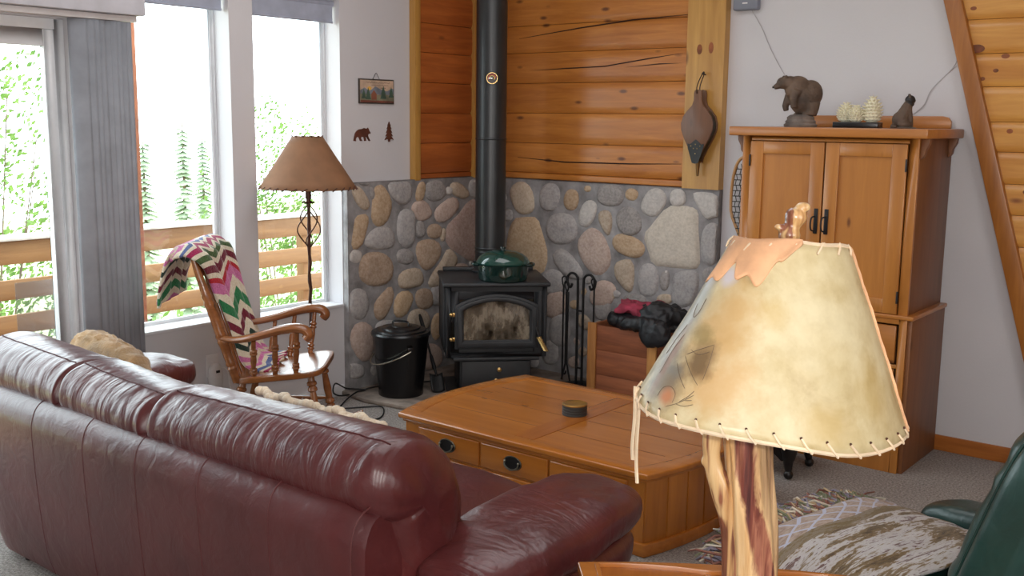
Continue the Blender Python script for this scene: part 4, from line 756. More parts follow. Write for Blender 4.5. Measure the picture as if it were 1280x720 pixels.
b = B(); blob(b, (0, 0, 0), (.14, .10, .032), 3, .6, 30, 12); blob(b, (.10, .02, .025), (.09, .07, .026), 7, .6, 26, 12); blob(b, (-.04, .02, .022), (.05, .05, .028), 8, .6, 22, 14)
o = b.build('red_cloth', M['red_cloth'], remesh=.0045); o.location = (-3.35, 5.43, FL + H + .108); tag(o, 'crumpled rose-red cloth lying on the black jacket', 'cloth')
# ------------------------------------------------------------------ on the log post and armoire wall
bl = thing('fireplace_bellows', 'wooden fireplace bellows with black leather sides hanging on the pale post', 'bellows', (-3.068, YR - .062, 1.71))
def bpoly(s=1.0):
    half = [(.0, -.205), (.016, -.205), (.024, -.17), (.05, -.12), (.084, -.06), (.104, -.01), (.106, .03), (.094, .07), (.066, .105), (.036, .135), (.026, .165), (.026, .205), (.022, .222), (.0, .228)]
    P = [(x * s, z) for x, z in half] + [(-x * s, z) for x, z in half[-2:0:-1]]
    return P
b = B(); b.prism(bpoly(1.0), -.075, -.060); b.build('front_board', M['bellows_board'], bl, bev=.003)
b = B(); b.prism(bpoly(1.0), -.018, -.004); b.build('rear_board', M['bellows_board'], bl, bev=.003)
b = B(); b.prism([(x * .97, z * .97) for x, z in bpoly(1.0) if z < .12], -.060, -.018); b.build('leather_side', M['black_leather'], bl, bev=.004)
b = B(); b.prism([(x * 1.03, z) for x, z in ((0, -.21), (.02, -.205), (.05, -.118), (.053, -.09), (.036, -.095), (.018, -.08), (0, -.066), (-.018, -.08), (-.036, -.095), (-.053, -.09), (-.05, -.118), (-.02, -.205))], -.078, -.075); b.build('leather_tip', M['black_leather'], bl)
for x, z in ((-.012, -.12), (.012, -.12), (0, -.15), (-.03, -.105), (.03, -.105), (0, -.095)):
    b = B(); b.ell((x, -.079, z), (.004, .003, .004), 8); b.build('tack', M['brass'], bl)
b = B(); b.turned((0, -.04, -.195), (0, -.04, -.285), [(0, .02), (.1, .02), (.15, .013), (1, .007)], 14); b.build('nozzle', plain('dull_brass', (140, 104, 60), .4, .8), bl)
b = B(); b.tube(bez([(-.004, -.078, .205), (.0, -.085, .25), (.004, -.03, .325), (.008, -.02, .32), (.006, -.06, .25), (.002, -.055, .21)], 5), .003, 6); b.build('hanging_loop', M['black_leather'], bl)
nl = B(); nl.turned((0, 0, 0), (0, -.035, .006), [(0, .004), (.85, .004), (.87, .008), (1, .007)], 8); o = nl.build('wall_nail', M['darkmetal']); o.location = (-3.062, YR - .061, 2.026); tag(o, 'small dark nail in the pale post above the bellows', 'nail')
# snowshoe
sn = thing('snowshoe', 'wooden snowshoe with dark webbing standing between stone wall and armoire', 'snowshoe', (-2.775, 5.66, .0))
def oval_pts(z0, z1, w, n=40):
    P = []
    for k in range(n):
        a = 2 * PI * k / n; z = (z0 + z1) / 2 + (z1 - z0) / 2 * math.cos(a)
        t = (z - z0) / (z1 - z0); ww = w * min(1, t * 2.6) ** .8
        P.append((math.copysign(abs(math.sin(a)) ** .75, math.sin(a)) * ww, .03 + .03 * (1 - t), z))
    return P
OP = oval_pts(1.0, 1.545, .092)
b = B(); b.tube(OP, .0095, 8, loop=True); b.tube([(0, .045, .06), (0, .05, 1.015)], .012, 8); b.build('frame', M['ashframe'], sn)
b = B()
for k in range(13):
    z = 1.09 + k * .032; w = .085 * min(1, ((z - 1.0) / .545) * 2.6) ** .8 * (1 if z < 1.45 else max(.3, 1 - ((z - 1.45) / .11) ** 2))
    b.tube([(-w, .045, z), (w, .045, z + .004)], .0028, 5)
    for q in range(-3, 4):
        x = q * .028 + (.014 if k % 2 else 0)
        if abs(x) < w - .004: b.tube([(x, .045, z), (x + (.007 if k % 2 else -.007), .044, z + .032)], .0026, 5)
b.build('webbing', M['webbing'], sn)
# grey box and wires on the wall
wb = thing('wall_box', 'small grey plastic box high on the white wall beside the post', 'wall box', (-2.832, YR, 2.455))
b = B(); b.box(-.078, .078, -.05, 0, -.066, .075); b.build('housing', M['grey_plastic'], wb, bev=.012, seg=3)
b = B(); b.box(-.016, .016, -.0515, -.05, -.03, -.023); b.build('badge', M['white_plastic'], wb)
b = B(); b.tube(bez([(-2.81, YR - .006, 2.395), (-2.735, YR - .005, 2.28), (-2.68, YR - .005, 2.17), (-2.60, YR - .005, 2.04), (-2.52, YR - .005, 1.93), (-2.47, YR - .012, 1.80), (-2.47, YR - .03, 1.735)], 6), .0026, 5)
o = b.build('thin_wire', M['cord_grey']); at(o, (-2.81, YR - .006, 2.395)); tag(o, 'thin grey wire running from the wall box down behind the bear figurine', 'wire')
b = B(); b.tube(bez([(-1.625, YR - .05, 2.10), (-1.66, YR - .006, 2.04), (-1.76, YR - .005, 1.93), (-1.80, YR - .005, 1.84), (-1.90, YR - .006, 1.77), (-1.97, YR - .02, 1.735)], 6), .0026, 5)
o = b.build('thin_wire', M['cord_grey']); at(o, (-1.66, YR - .006, 2.04)); tag(o, 'thin grey wire from the sloping trim down behind the small cat figurine', 'wire')

# ------------------------------------------------------------------ armoire
ar = thing('armoire', 'tall honey pine armoire with two panelled doors against the white wall', 'armoire', (-2.093, 5.46, 0))
yf, yb = -.26, .275
def ab(name, x0, x1, y0, y1, z0, z1, m='armoire', bev=.004, par=None):
    b = B(); b.box(x0, x1, y0, y1, z0, z1); return b.build(name, M[m], par or ar, bev=bev)
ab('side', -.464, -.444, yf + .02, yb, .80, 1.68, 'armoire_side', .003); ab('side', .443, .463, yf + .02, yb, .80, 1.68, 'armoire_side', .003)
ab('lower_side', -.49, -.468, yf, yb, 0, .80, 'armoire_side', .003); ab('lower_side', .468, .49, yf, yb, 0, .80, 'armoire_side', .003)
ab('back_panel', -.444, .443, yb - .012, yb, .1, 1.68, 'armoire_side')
b = B(); b.box(-.464, -.414, yf, yf + .02, .80, 1.68); b.box(.416, .463, yf, yf + .02, .80, 1.68); b.box(-.414, .416, yf, yf + .02, 1.655, 1.68); b.build('face_frame', M['armoire'], ar, bev=.002)
b = B(); b.box(-.468, -.425, yf - .012, yf + .008, .0, .80); b.box(.43, .468, yf - .012, yf + .008, .0, .80); b.box(-.425, .43, yf - .012, yf + .008, .765, .80); b.box(-.425, .43, yf - .012, yf + .008, .54, .56); b.box(-.425, .43, yf - .012, yf + .008, 0, .135); b.build('lower_frame', M['armoire'], ar, bev=.002)
b = B(); b.box(-.50, .50, yf - .022, yb, .79, .812); b.build('waist_moulding', M['armoire_x'], ar, bev=.006, seg=3)
ab('cornice', -.522, .516, yf - .06, yb + .005, 1.68, 1.727, 'armoire_x', .007)
P = [(-.45, 1.727), (.455, 1.727), (.455, 1.765), (.44, 1.785), (.41, 1.792), (-.405, 1.792), (-.435, 1.785), (-.45, 1.765)]
b = B(); b.prism(P, yb - .03, yb - .008); b.build('gallery_board', M['armoire_x'], ar, bev=.003)
for x in (-.464, .463):
    for y in (yf + .035, yb - .055):
        b = B(); s = 1 if x > 0 else -1
        b.prism([(x, 1.68), (x + s * .042, 1.68), (x + s * .040, 1.655), (x + s * .024, 1.625), (x + s * .020, 1.60), (x + s * .010, 1.588), (x, 1.58)], y - .016, y + .016); b.build('bracket', M['armoire_side'], ar, bev=.002)
def adoor(x0, x1, z0, z1, name='door', st_=.072, y=None):
    y = yf - .018 if y is None else y
    b = B(); b.box(x0, x0 + st_, y, y + .02, z0, z1); b.box(x1 - st_, x1, y, y + .02, z0, z1)
    b.box(x0 + st_, x1 - st_, y + .001, y + .02, z0, z0 + st_); b.box(x0 + st_, x1 - st_, y + .001, y + .02, z1 - st_ * .9, z1)
    d = b.build(name, M['armoire'], ar, bev=.003)
    b = B(); b.box(x0 + st_ - .004, x1 - st_ + .004, y + .013, y + .019, z0 + st_ - .004, z1 - st_ * .9 + .004); b.build('door_inset', M['armoire'], d)
    return d
dl = adoor(-.41, -.004, .815, 1.652); dr_ = adoor(.004, .413, .815, 1.652)
for d, x in ((dl, -.028), (dr_, .028)):
    b = B(); y = yf - .018; b.box(x - .011, x + .011, y - .005, y, 1.185, 1.315); p = b.build('handle_plate', M['darkmetal'], d, bev=.003)
    b = B(); b.tube(bez([(x, y - .012, 1.275), (x - .012, y - .026, 1.268), (x - .016, y - .03, 1.235), (x - .012, y - .026, 1.205), (x, y - .012, 1.20)], 5), .0042, 6); b.build('bail_pull', M['darkmetal'], d)
for d, x in ((dl, -.41), (dr_, .413)):
    for z in (.90, 1.55):
        b = B(); b.turned((x, yf - .021, z - .03), (x, yf - .021, z + .03), [(0, .0055), (1, .0055)], 8); b.build('hinge', M['darkmetal'], d)
for x0, x1 in ((-.42, -.003), (.003, .425)):
    b = B(); b.box(x0 + .004, x1 - .004, yf - .026, yf - .006, .568, .758); dd = b.build('drawer', M['armoire_x'], ar, bev=.005)
    b = B(); xm = (x0 + x1) / 2; y = yf - .026; b.box(xm - .05, xm + .05, y - .004, y, .65, .676); b.tube(bez([(xm - .035, y - .008, .66), (xm - .03, y - .022, .648), (xm, y - .025, .642), (xm + .03, y - .022, .648), (xm + .035, y - .008, .66)], 4), .004, 6); b.build('drawer_pull', M['darkmetal'], dd)
    ld_ = adoor(x0 + .004, x1 - .004, .142, .536, 'cabinet_door', .06, yf - .024)
    b = B(); xx = x1 - .004 if x0 > 0 else x0 + .004; b.turned((xx, yf - .027, .46), (xx, yf - .027, .51), [(0, .006), (1, .006)], 8); b.build('hinge', M['darkmetal'], ld_)
# figures on top
ZT = 1.727
def bear_body(b, parts):
    for p in parts:
        if p[0] == 'e': b.ell(p[1], p[2], 20)
        else: b.tube(p[1], p[2], 12)
bf = thing('bear_figurine', 'brown carved bear standing hunched on a round rock base on the armoire', 'figurine', (-2.335, 5.42, ZT), R(38))
b = B(); b.lathe([(.085, 0), (.088, .012), (.078, .02), (.080, .03), (.070, .04), (.072, .052), (.055, .065), (.0, .068)], 24); b.build('rock_base', M['stonebase'], bf)
b = B(); bear_body(b, [('e', (.015, 0, .150), (.082, .062, .090)), ('e', (-.025, 0, .205), (.070, .056, .066)), ('e', (.045, 0, .175), (.066, .058, .075)), ('e', (-.070, 0, .232), (.046, .040, .038)), ('e', (-.105, 0, .232), (.034, .032, .032)),
    ('t', [(-.11, 0, .226), (-.135, 0, .214), (-.152, 0, .207)], [.022, .017, .012]), ('e', (-.095, .024, .262), (.011, .008, .012)), ('e', (-.095, -.024, .262), (.011, .008, .012)),
    ('t', [(-.045, .038, .19), (-.062, .044, .145), (-.075, .044, .11), (-.068, .044, .085)], [.030, .023, .018, .015]), ('t', [(-.04, -.038, .19), (-.055, -.044, .145), (-.05, -.044, .10)], [.030, .023, .017]),
    ('t', [(.03, .034, .13), (.02, .036, .09), (.015, .036, .062)], [.042, .034, .028]), ('t', [(.05, -.034, .13), (.05, -.036, .09), (.045, -.036, .062)], [.042, .034, .028]), ('e', (.0, .036, .068), (.032, .020, .012)), ('e', (.03, -.036, .068), (.032, .020, .012))])
b.build('bear_body', M['bear'], bf, remesh=.0045)
b = B(); b.ell((-.155, 0, .209), (.007, .008, .006), 10); b.build('nose', M['beardark'], bf)
b = B(); b.ell((-.128, .018, .243), (.0035, .0035, .0035), 8); b.ell((-.128, -.018, .243), (.0035, .0035, .0035), 8); b.build('eyes', M['beardark'], bf)
tr = B(); tr.box(-.115, .115, -.06, .06, 0, .030); o = tr.build('candle_tray', M['blackwood'], bev=.004); o.location = (-2.03, 5.44, ZT); o.rotation_euler.z = R(8); tag(o, 'black rectangular tray under the ivory pinecone candles', 'tray')
def pinecone(name, label, loc_, h, r, seed):
    t = thing(name, label, 'candle', loc_, seed, 'pinecone candles on the black tray')
    b = B(); b.lathe([(r * .55, 0), (r * .86, h * .15), (r * .9, h * .35), (r * .72, h * .65), (r * .35, h * .9), (0, h)], 20)
    rows = 8
    for k in range(rows):
        f = (k + .4) / rows; z = h * f; rr = r * (math.sin(PI * min(1, f * .78 + .22)) ** .75) * .98; n = max(5, int(2 * PI * rr / .0165))
        for q in range(n):
            a = 2 * PI * (q + .5 * (k % 2)) / n; c = Vector((math.cos(a) * rr, math.sin(a) * rr, z + .004))
            b.M = Matrix.Translation(c) @ Matrix.Rotation(a, 4, 'Z') @ RY(-38)
            b.ell((.002, 0, 0), (.0105, .0072, .0036), 8, rings=4)
    b.M = T(); b.build('cone', M['ivory'], t)
    b = B(); b.tube([(0, 0, h - .004), (.001, 0, h + .008)], .0015, 5); b.build('wick', M['cream_knit'], t)
pinecone('pinecone_candle', 'tallest ivory pinecone candle, at the right end of the black tray', (-1.962, 5.455, ZT + .03), .132, .047, .3)
pinecone('pinecone_candle', 'shortest ivory pinecone candle, in front at the middle of the black tray', (-2.034, 5.425, ZT + .03), .082, .036, 1.3)
pinecone('pinecone_candle', 'middle-sized ivory pinecone candle, at the left end of the black tray', (-2.10, 5.455, ZT + .03), .098, .043, 2.3)
cf = thing('cat_figurine', 'small dark seated cat figurine at the right end of the armoire top', 'figurine', (-1.795, 5.44, ZT), R(-150)); cf.scale = (1, 1, 1.1)
b = B(); bear_body(b, [('e', (.012, 0, .040), (.045, .034, .040)), ('t', [(.010, 0, .045), (-.012, 0, .09), (-.020, 0, .115)], [.036, .029, .021]), ('e', (-.026, 0, .130), (.024, .020, .019)), ('t', [(-.04, 0, .127), (-.052, 0, .123)], [.012, .008]),
    ('t', [(-.022, .012, .140), (-.020, .014, .160)], [.009, .003]), ('t', [(-.022, -.012, .140), (-.020, -.014, .160)], [.009, .003]),
    ('t', [(-.022, .014, .085), (-.034, .014, .04), (-.036, .014, .006)], [.014, .011, .010]), ('t', [(-.022, -.014, .085), (-.034, -.014, .04), (-.036, -.014, .006)], [.014, .011, .010]), ('e', (.0, .026, .018), (.034, .016, .018)), ('e', (.0, -.026, .018), (.034, .016, .018)), ('t', [(.05, 0, .012), (.062, .03, .01), (.04, .05, .009)], [.009, .008, .006])])
b.build('cat_body', M['bear'], cf, remesh=.0035)
b = B(); b.ell((0, 0, .002), (.066, .054, .007), 20); b.build('plinth', M['stonebase'], cf)
b = B(); b.ell((-.026, 0, .131), (.0255, .0215, .0205), 16); b.ell((-.022, 0, .112), (.026, .022, .016), 16); b.build('dark_head', M['beardark'], cf)

# ------------------------------------------------------------------ dark footed stool in front of the armoire
ds = thing('dark_footstool', 'dark carved wooden footstool with ball feet on the carpet before the armoire', 'footstool', (-2.17, 4.885, 0))
b = B(); b.ell((0, 0, .262), (.185, .155, .05), 28, .5, .6); b.build('cushion', M['black_leather'], ds)
b = B()
for s in (-1, 1): b.prism([(-.16, .235), (.16, .235), (.16, .10), (.12, .085), (.06, .13), (-.06, .13), (-.12, .085), (-.16, .10)], s * .125 - .01, s * .125 + .01)
for s in (-1, 1): b.prism([(-.125, .235), (.125, .235), (.125, .10), (.09, .085), (.035, .13), (-.035, .13), (-.09, .085), (-.125, .10)], s * .155 - .01, s * .155 + .01, 'x')
b.build('apron', M['darkstool'], ds, bev=.004)
for sx in (-1, 1):
    for sy in (-1, 1):
        b = B(); b.tube(bez([(sx * .145, sy * .115, .225), (sx * .155, sy * .125, .15), (sx * .152, sy * .122, .08), (sx * .158, sy * .128, .035)], 5), [.046] * 4 + [.044, .042, .040, .036, .032, .026, .024, .022, .02, .018, .016, .015], 10)
        b.ell((sx * .158, sy * .128, .024), (.024, .024, .024), 14); b.build('leg', M['darkstool'], ds)

# ------------------------------------------------------------------ coffee table
ct = thing('coffee_table', 'large honey pine coffee table with drawers and bowed ends before the stove', 'coffee table', (-2.745, 3.965, 0))
hx, hy, TZ = .665, .475, .357
def outline(ex, ey, bow, n=10):
    P = []
    for k in range(n + 1):
        t = -1 + 2 * k / n; P.append((ex + bow * (1 - t * t), ey * t))
    for k in range(n + 1):
        t = 1 - 2 * k / n; P.append((-ex - bow * (1 - t * t), ey * t))
    return P
oo, oi = outline(hx + .03, hy + .028, .085), outline(hx - .052, hy - .052, .085)
b = B(); b.ring(oo, oi, TZ - .026, TZ, 'z'); b.build('top_rim', M['table'], ct, bev=.007, seg=3)
b = B(); b.prism(outline(hx - .052, hy - .052, .085), TZ - .022, TZ - .003, 'z'); tp = b.build('top_panel', M['table'], ct)
b = B(); b.box(-.05, .06, -hy + .053, hy - .053, TZ - .003, TZ - .0012); b.build('inlay_band', M['table_y'], tp)
b = B()
for (y, x0, x1) in ((-.24, -.60, -.05), (-.02, -.68, -.05), (.2, -.62, -.05), (-.24, .06, .62), (-.02, .06, .68), (.2, .06, .64)): b.box(x0, x1, y, y + .003, TZ - .003, TZ - .0022)
b.build('plank_joint', M['joint'], tp)
b = B(); b.ring(outline(hx + .014, hy + .012, .085), outline(hx - .03, hy - .03, .085), TZ - .042, TZ - .026, 'z'); b.build('cove_moulding', M['table'], ct, bev=.006)
b = B(); P = outline(hx, hy, .085); Q = outline(hx - .018, hy - .018, .085); b.ring(P, Q, .03, TZ - .04, 'z'); b.build('carcass', M['table_z'], ct)
b = B(); b.ring(outline(hx + .018, hy + .016, .085), outline(hx - .02, hy - .02, .085), .0, .055, 'z'); b.build('plinth', M['table'], ct, bev=.006)
# grooved planks on the bowed ends
for s in (-1, 1):
    b = B()
    for k in range(8):
        t0 = -1 + 2 * k / 8; t1 = t0 + .25; pts = []
        for t in (t0 + .012, t1 - .012): pts.append((s * (hx + .085 * (1 - t * t)), hy * t))
        b.loft([[(p[0] - s * .002, p[1], z) for p in pts] + [(p[0] + s * .006, p[1], z) for p in reversed(pts)] for z in (.055, TZ - .042)])
    b.build('end_panel', M['table_z'], ct, bev=.002)
yf2 = -hy
cols = ((-.575, -.200), (-.187, .188), (.200, .590))
rows = ((.193, .308), (.066, .182))
for x0, x1 in cols:
    for z0, z1 in rows:
        b = B(); b.box(x0, x1, yf2 - .014, yf2 + .003, z0, z1); d = b.build('drawer', M['table'], ct, bev=.006, seg=3)
        b = B(); xm, zm, y = (x0 + x1) / 2, (z0 + z1) / 2 + .002, yf2 - .0135
        b.M = T(xm, y, zm) @ RX(90); b.M = b.M @ Matrix.Diagonal((1.25, .78, 1, 1)); b.lathe([(.040, 0), (.040, .003), (.036, .0055), (.026, .0045), (.0, .0045)], 28); b.M = T()
        pl = b.build('pull_plate', M['darkmetal'], d)
        b = B(); b.tube([(xm + .0475 * math.cos(k * PI / 16), y - .003, zm + .0298 * math.sin(k * PI / 16)) for k in range(32)], .0028, 6, loop=True); b.build('plate_rim', M['pewter'], d)
        b = B(); b.tube(bez([(xm - .038, y - .012, zm + .006), (xm - .034, y - .017, zm - .014), (xm, y - .019, zm - .027), (xm + .034, y - .017, zm - .014), (xm + .038, y - .012, zm + .006)], 5), .0036, 6)
        for s in (-1, 1): b.ell((xm + s * .038, y - .009, zm + .006), (.006, .008, .006), 10)
        b.build('bail_pull', M['pewter'], d)
# coaster stack
cs = thing('coaster_stack', 'round dark coaster set with brassy top on the coffee table', 'coasters', (-2.78, 3.995, TZ - .003))
for k in range(4):
    b = B(); b.lathe([(.058, .001 + k * .0125), (.060, .003 + k * .0125), (.060, .010 + k * .0125), (.058, .012 + k * .0125)], 32); b.build('coaster', M['coaster'], cs)
b = B(); b.lathe([(.061, .050), (.062, .054), (.056, .058), (.05, .056), (.0, .056)], 32); b.build('holder_lid', M['coaster_top'], cs)

# ------------------------------------------------------------------ sofa
so = thing('leather_sofa', 'burgundy leather three-seat sofa seen from behind, facing the coffee table', 'sofa', (-2.99, 2.35, 0))
def L(x, y, z): return (x + 2.99, y - 2.35, z)
prof = [(1.84, .045), (1.815, .15), (1.80, .35), (1.795, .58), (1.802, .645), (1.825, .69), (1.865, .712), (1.92, .715), (2.04, .66), (2.04, .3), (2.04, .045)]
prof = [tuple(q) for q in bez([(y, z, 0) for y, z in prof], 4)]
b = B(); rings = []
for k in range(41):
    x = -4.10 + 2.155 * k / 40; e = max(0, 1 - min(k, 40 - k) / 2.2); rings.append([L(x, y + (.035 * e * e if y < 1.9 else 0), z - (.02 * e * e if z > .5 else 0) + .004 * nz((x * 3, y * 5, z * 3))) for y, z, _ in prof])
b.loft(rings); bp = b.build('back_panel', M['leather'], so)
for x in (-2.31, -2.65, -2.99, -3.31, -3.66):
    b = B(); b.tube([L(x + .05 * (.6 - z), y + .0008, z) for y, z, _ in prof[:27]], .0026, 6); b.build('panel_seam', M['seam'], bp)
cush = [(1.915, .650), (1.875, .675), (1.850, .720), (1.850, .775), (1.880, .830), (1.945, .866), (2.03, .872), (2.12, .845), (2.185, .785), (2.215, .70), (2.225, .58), (2.215, .45), (2.15, .40), (2.02, .42), (1.95, .55)]
b = B(); b.tube([L(-1.963, y - .001, z) for y, z, _ in prof[:27]], .003, 6); b.build('panel_seam', M['seam'], bp)
cc = bez([(y, z, 0) for y, z in cush + cush[:1]], 5)[:-1]
def backcush(x0, x1, seed, d0, d1):
    b = B(); rings = []; N = 90; cy, cz = 2.04, .69
    for k in range(N + 1):
        t = k / N; t = t - .06 * math.sin(4 * PI * t) / 1.2; q = abs(2 * t - 1); Lx = x1 - x0; de = min(t, 1 - t) * Lx
        rd = .11 if (x1 > -2 and t > .5) else .035; am = .80 if (x1 > -2 and t > .5) else .42
        s = (1 - am) + am * (math.sqrt(max(0, 1 - (1 - min(1, de / rd)) ** 2))) ** .8; x = x0 + Lx * t; ring = []
        for i, (y, z, _) in enumerate(cc):
            v = i / len(cc); w = .012 * nz((x * 17 + seed + 1.6 * v, v * 5, seed)) + .010 * nz((x * 46 + 4 * v, v * 7, seed + 4)) + .012 * nz((x * 4, v * 4, seed))
            f = s * (1 + w * 2.2 * (.35 + q ** 2 * .9))
            ring.append(L(x + .010 * nz((x * 5, v * 9, seed)), cy + (y - cy) * f, cz + (z - cz) * f + (d0 + (d1 - d0) * t) * max(0, (z - .62) / .25)))
        rings.append(ring)
    b.loft(rings); o = b.build('back_cushion', M['leather_back'], so)
    c = B(); pts = []
    for k in range(8, N - 9): pts.append(Vector(rings[k][25]) * .5 + Vector(rings[k][26]) * .5 + Vector((0, -.001, .001)))
    c.tube(pts, .0022, 5); c.build('stitching', M['seam'], o)
backcush(-4.20, -3.565, 1.0, 0, -.028); backcush(-3.575, -3.005, 5.0, -.018, -.052); backcush(-3.015, -1.90, 9.0, -.022, .008)
for s in (-1, 1):
    b = B(); cx = -3.01 + s * 1.0
    def wr(q, p): return q + Vector((.012 * nz((q.z * 9, q.y * 12, 2.0 * s)), .010 * nz((q.x * 9, q.z * 10, 5)), .010 * nz((q.x * 14, q.y * 12, 8))))
    b.ell((cx + 2.99 + s * -.03, 2.09 - 2.35, .50), (.105, .170, .285), 44, .55, .6, fn=wr, rings=30)
    w = b.build('back_wing', M['leather_arm'], so)
    c = B(); pts = []
    for k in range(31):
        a = R(-70 + 200 * k / 30); pts.append((cx + 2.99 + s * .05, 2.055 - 2.35 - math.cos(a) * .202 , .60 + max(-.9, math.sin(a)) * .315))
    b = B(); b.ell((cx + 2.99 + s * .205, 2.405 - 2.35, .520 + .05 * (s < 0)), (.200, .42, .080), 56, .62, .62, rings=26, fn=lambda q, p: q + Vector((0, 0, .026 * p.y - .020 * p.y ** 2 + .010 * nz((q.x * 7, q.y * 9, 1.5)) + .006 * nz((q.x * 16, q.y * 22, 3)))) + Vector((.012 * nz((q.y * 8, q.z * 10, 4)), 0, 0)))
    ap = b.build('arm_pad', M['leather_arm'], so)
    c = B(); c.tube([(cx + 2.99 + s * .205 + .195 * math.sin(R(a)) , 2.20 - 2.35 + .02 * math.cos(R(a)), .5215 + .0745 * math.cos(R(a)) ** .62 - .017) for a in range(-78, 79, 6)], .002, 5); 
    c.build('stitching', M['seam'], ap)
    b = B(); b.ell((cx + 2.99 + s * .205, 2.39 - 2.35, .405 + .04 * (s < 0)), (.190, .395, .075), 44, .6, .55, fn=wr, rings=22); b.build('arm_roll', M['leather'], so)
    b = B(); b.ell((cx + 2.99 + s * .20, 2.38 - 2.35, .20), (.175, .37, .18), 36, .3, .3, rings=20); b.build('arm_side', M['leather'], so)
for k in range(3):
    b = B(); x = -2.99 + (k - 1) * .60; b.ell((x + 2.99, 2.53 - 2.35, .375), (.302, .36, .095), 44, .5, .45, rings=22, fn=lambda q, p: q + Vector((0, 0, .010 * nz((q.x * 6, q.y * 6, k * 3)) + .014 * (1 - p.x ** 2) * (p.z > 0)))); b.build('seat_cushion', M['leather'], so)
b = B(); b.box(.10 - 1.0, .90, 1.99 - 2.35, 2.84 - 2.35, .05, .30); b.build('seat_base', M['leather'], so, bev=.03, seg=4)
for x in (-.95, .95):
    for y in (-.45, .36):
        b = B(); b.lathe([(.022, 0), (.03, .05), (.03, .06)], 14); o = b.build('foot', M['blackwood'], so); o.location = (x, y, 0)
# cushions on the sofa
b = B(); b.ell((0, 0, 0), (.30, .085, .20), 48, .6, .7, rings=30, fn=lambda q, p: q + Vector((0, .006 * math.sin(q.x * 110), .006 * math.cos(q.x * 95 + q.z * 40))))
o = b.build('knit_pillow', M['tan_knit']); o.location = (-4.10, 2.345, .60); o.rotation_euler = (R(-14), R(9), R(-3)); tag(o, 'tan ribbed knit pillow peeking over the sofa back before the blind', 'pillow')
th_ = thing('crochet_blanket', 'cream crocheted blanket with bobbled edge draped inside the sofa back, near the wing', 'blanket', (-2.485, 2.165, .782))
def drape(u, v):
    x = -.30 + .58 * u; P = [(-.045, .048), (.02, .020), (.055, -.04), (.075, -.15), (.082, -.30)]
    i = min(3, int(v * 4)); f = v * 4 - i; y = P[i][0] + (P[i + 1][0] - P[i][0]) * f; z = P[i][1] + (P[i + 1][1] - P[i][1]) * f
    return (x + .01 * math.sin(v * 9), y + .028 + .008 * math.sin(u * 40), z + .008 * math.sin(u * 30 + 1))
b = B(); b.grid(drape, 60, 24); b.build('cloth', M['cream_knit'], th_, solid=.012)
b = B()
for k in range(32): 
    p = Vector(drape(k / 31, 0)); b.ell((p.x, p.y, p.z + .002), (.0165, .017, .0165), 10)
b.build('bobble_edge', M['cream_knit'], th_)
# ------------------------------------------------------------------ rocking chair and afghan
rc = thing('rocking_chair', 'turned maple rocking chair with curved arms by the window, an afghan over its back', 'rocking chair', (-4.345, 3.52, 0), R(-50))
def tp(name, p0, p1, prof, par=rc, m='rocker', seg=14):
    b = B(); b.turned(p0, p1, prof, seg); return b.build(name, M[m], par)
bead = lambda r: [(0, r * .8), (.08, r * .9), (.10, r * 1.25), (.13, r * 1.25), (.15, r * .8), (.18, r * 1.2), (.21, r * 1.2), (.23, r * .75), (.45, r * 1.05), (.60, r * .85), (.63, r * 1.25), (.66, r * 1.25), (.68, r * .8), (.71, r * 1.2), (.74, r * 1.2), (.77, r * .8), (1, r * .75)]
def ztilt(y): return .425 + .125 * y
b = B()     # saddle seat, rising to the front
def seatpt(q, p):
    f = 1 + .10 * p.y
    return Vector((q.x * f, q.y, q.z + .125 * q.y - (.010 * (1 - p.x ** 2) * (1 - p.y ** 2) if p.z > 0 else 0)))
b.ell((0, 0, .425), (.255, .245, .022), 56, .35, .38, fn=seatpt, rings=14); b.build('seat', M['rocker'], rc)
for s in (-1, 1):
    b = B(); rings = []
    for k in range(25):
        t = -1 + 2 * k / 24; y = .0 + t * .43 - .04; z = .02 + .085 * t * t + (.0 if t < .8 else 0); x = s * .235; h = .021; w = .013
        rings.append([(x - w, y, z - h * .9), (x + w, y, z - h * .9), (x + w, y, z + h), (x - w, y, z + h)])
    b.loft(rings); b.build('rocker', M['rocker'], rc, bev=.004)
    tp('leg', (s * .19, .17, .43), (s * .235, .225, .045), bead(.021)); tp('leg', (s * .18, -.18, .39), (s * .235, -.25, .05), bead(.021))
    tp('stretcher', (s * .215, .20, .20), (s * .215, -.215, .19), [(0, .009), (.3, .012), (.45, .018), (.55, .018), (.7, .012), (1, .009)])
    tp('back_post', (s * .205, -.205, .395), (s * .245, -.40, 1.05), [(0, .022), (.10, .023), (.115, .027), (.13, .022), (.15, .027), (.17, .023), (.30, .024), (.33, .029), (.35, .024), (.37, .029), (.40, .024), (.60, .024), (.63, .028), (.66, .022), (.69, .028), (.72, .022), (.9, .018), (1, .012)])
    # arm: rises forward and ends in a downturned scroll
    P = bez([(s * .225, -.275, .63), (s * .245, -.20, .625), (s * .27, -.10, .645), (s * .28, .02, .68), (s * .285, .10, .695), (s * .285, .155, .69), (s * .285, .18, .664), (s * .285, .165, .642)], 6)
    n = len(P); rr = [.021 + .014 * min(1, k / (n * .5)) for k in range(n)]
    b = B(); b.tube(P, rr, 12, flat=.72); b.build('arm', M['rocker'], rc)
    for (y, zt) in ((-.11, .625), (.0, .655), (.11, .672)):
        tp('arm_spindle', (s * (.205 + .02 * (y > 0)), y - .01, ztilt(y) + .015), (s * .278, y + .01, zt), bead(.0155))
for x in (-.125, -.042, .042, .125): tp('back_spindle', (x * .9, -.205, .40), (x * 1.1, -.375, .97), [(0, .009), (.3, .012), (.35, .015), (.4, .011), (.7, .012), (1, .008)])
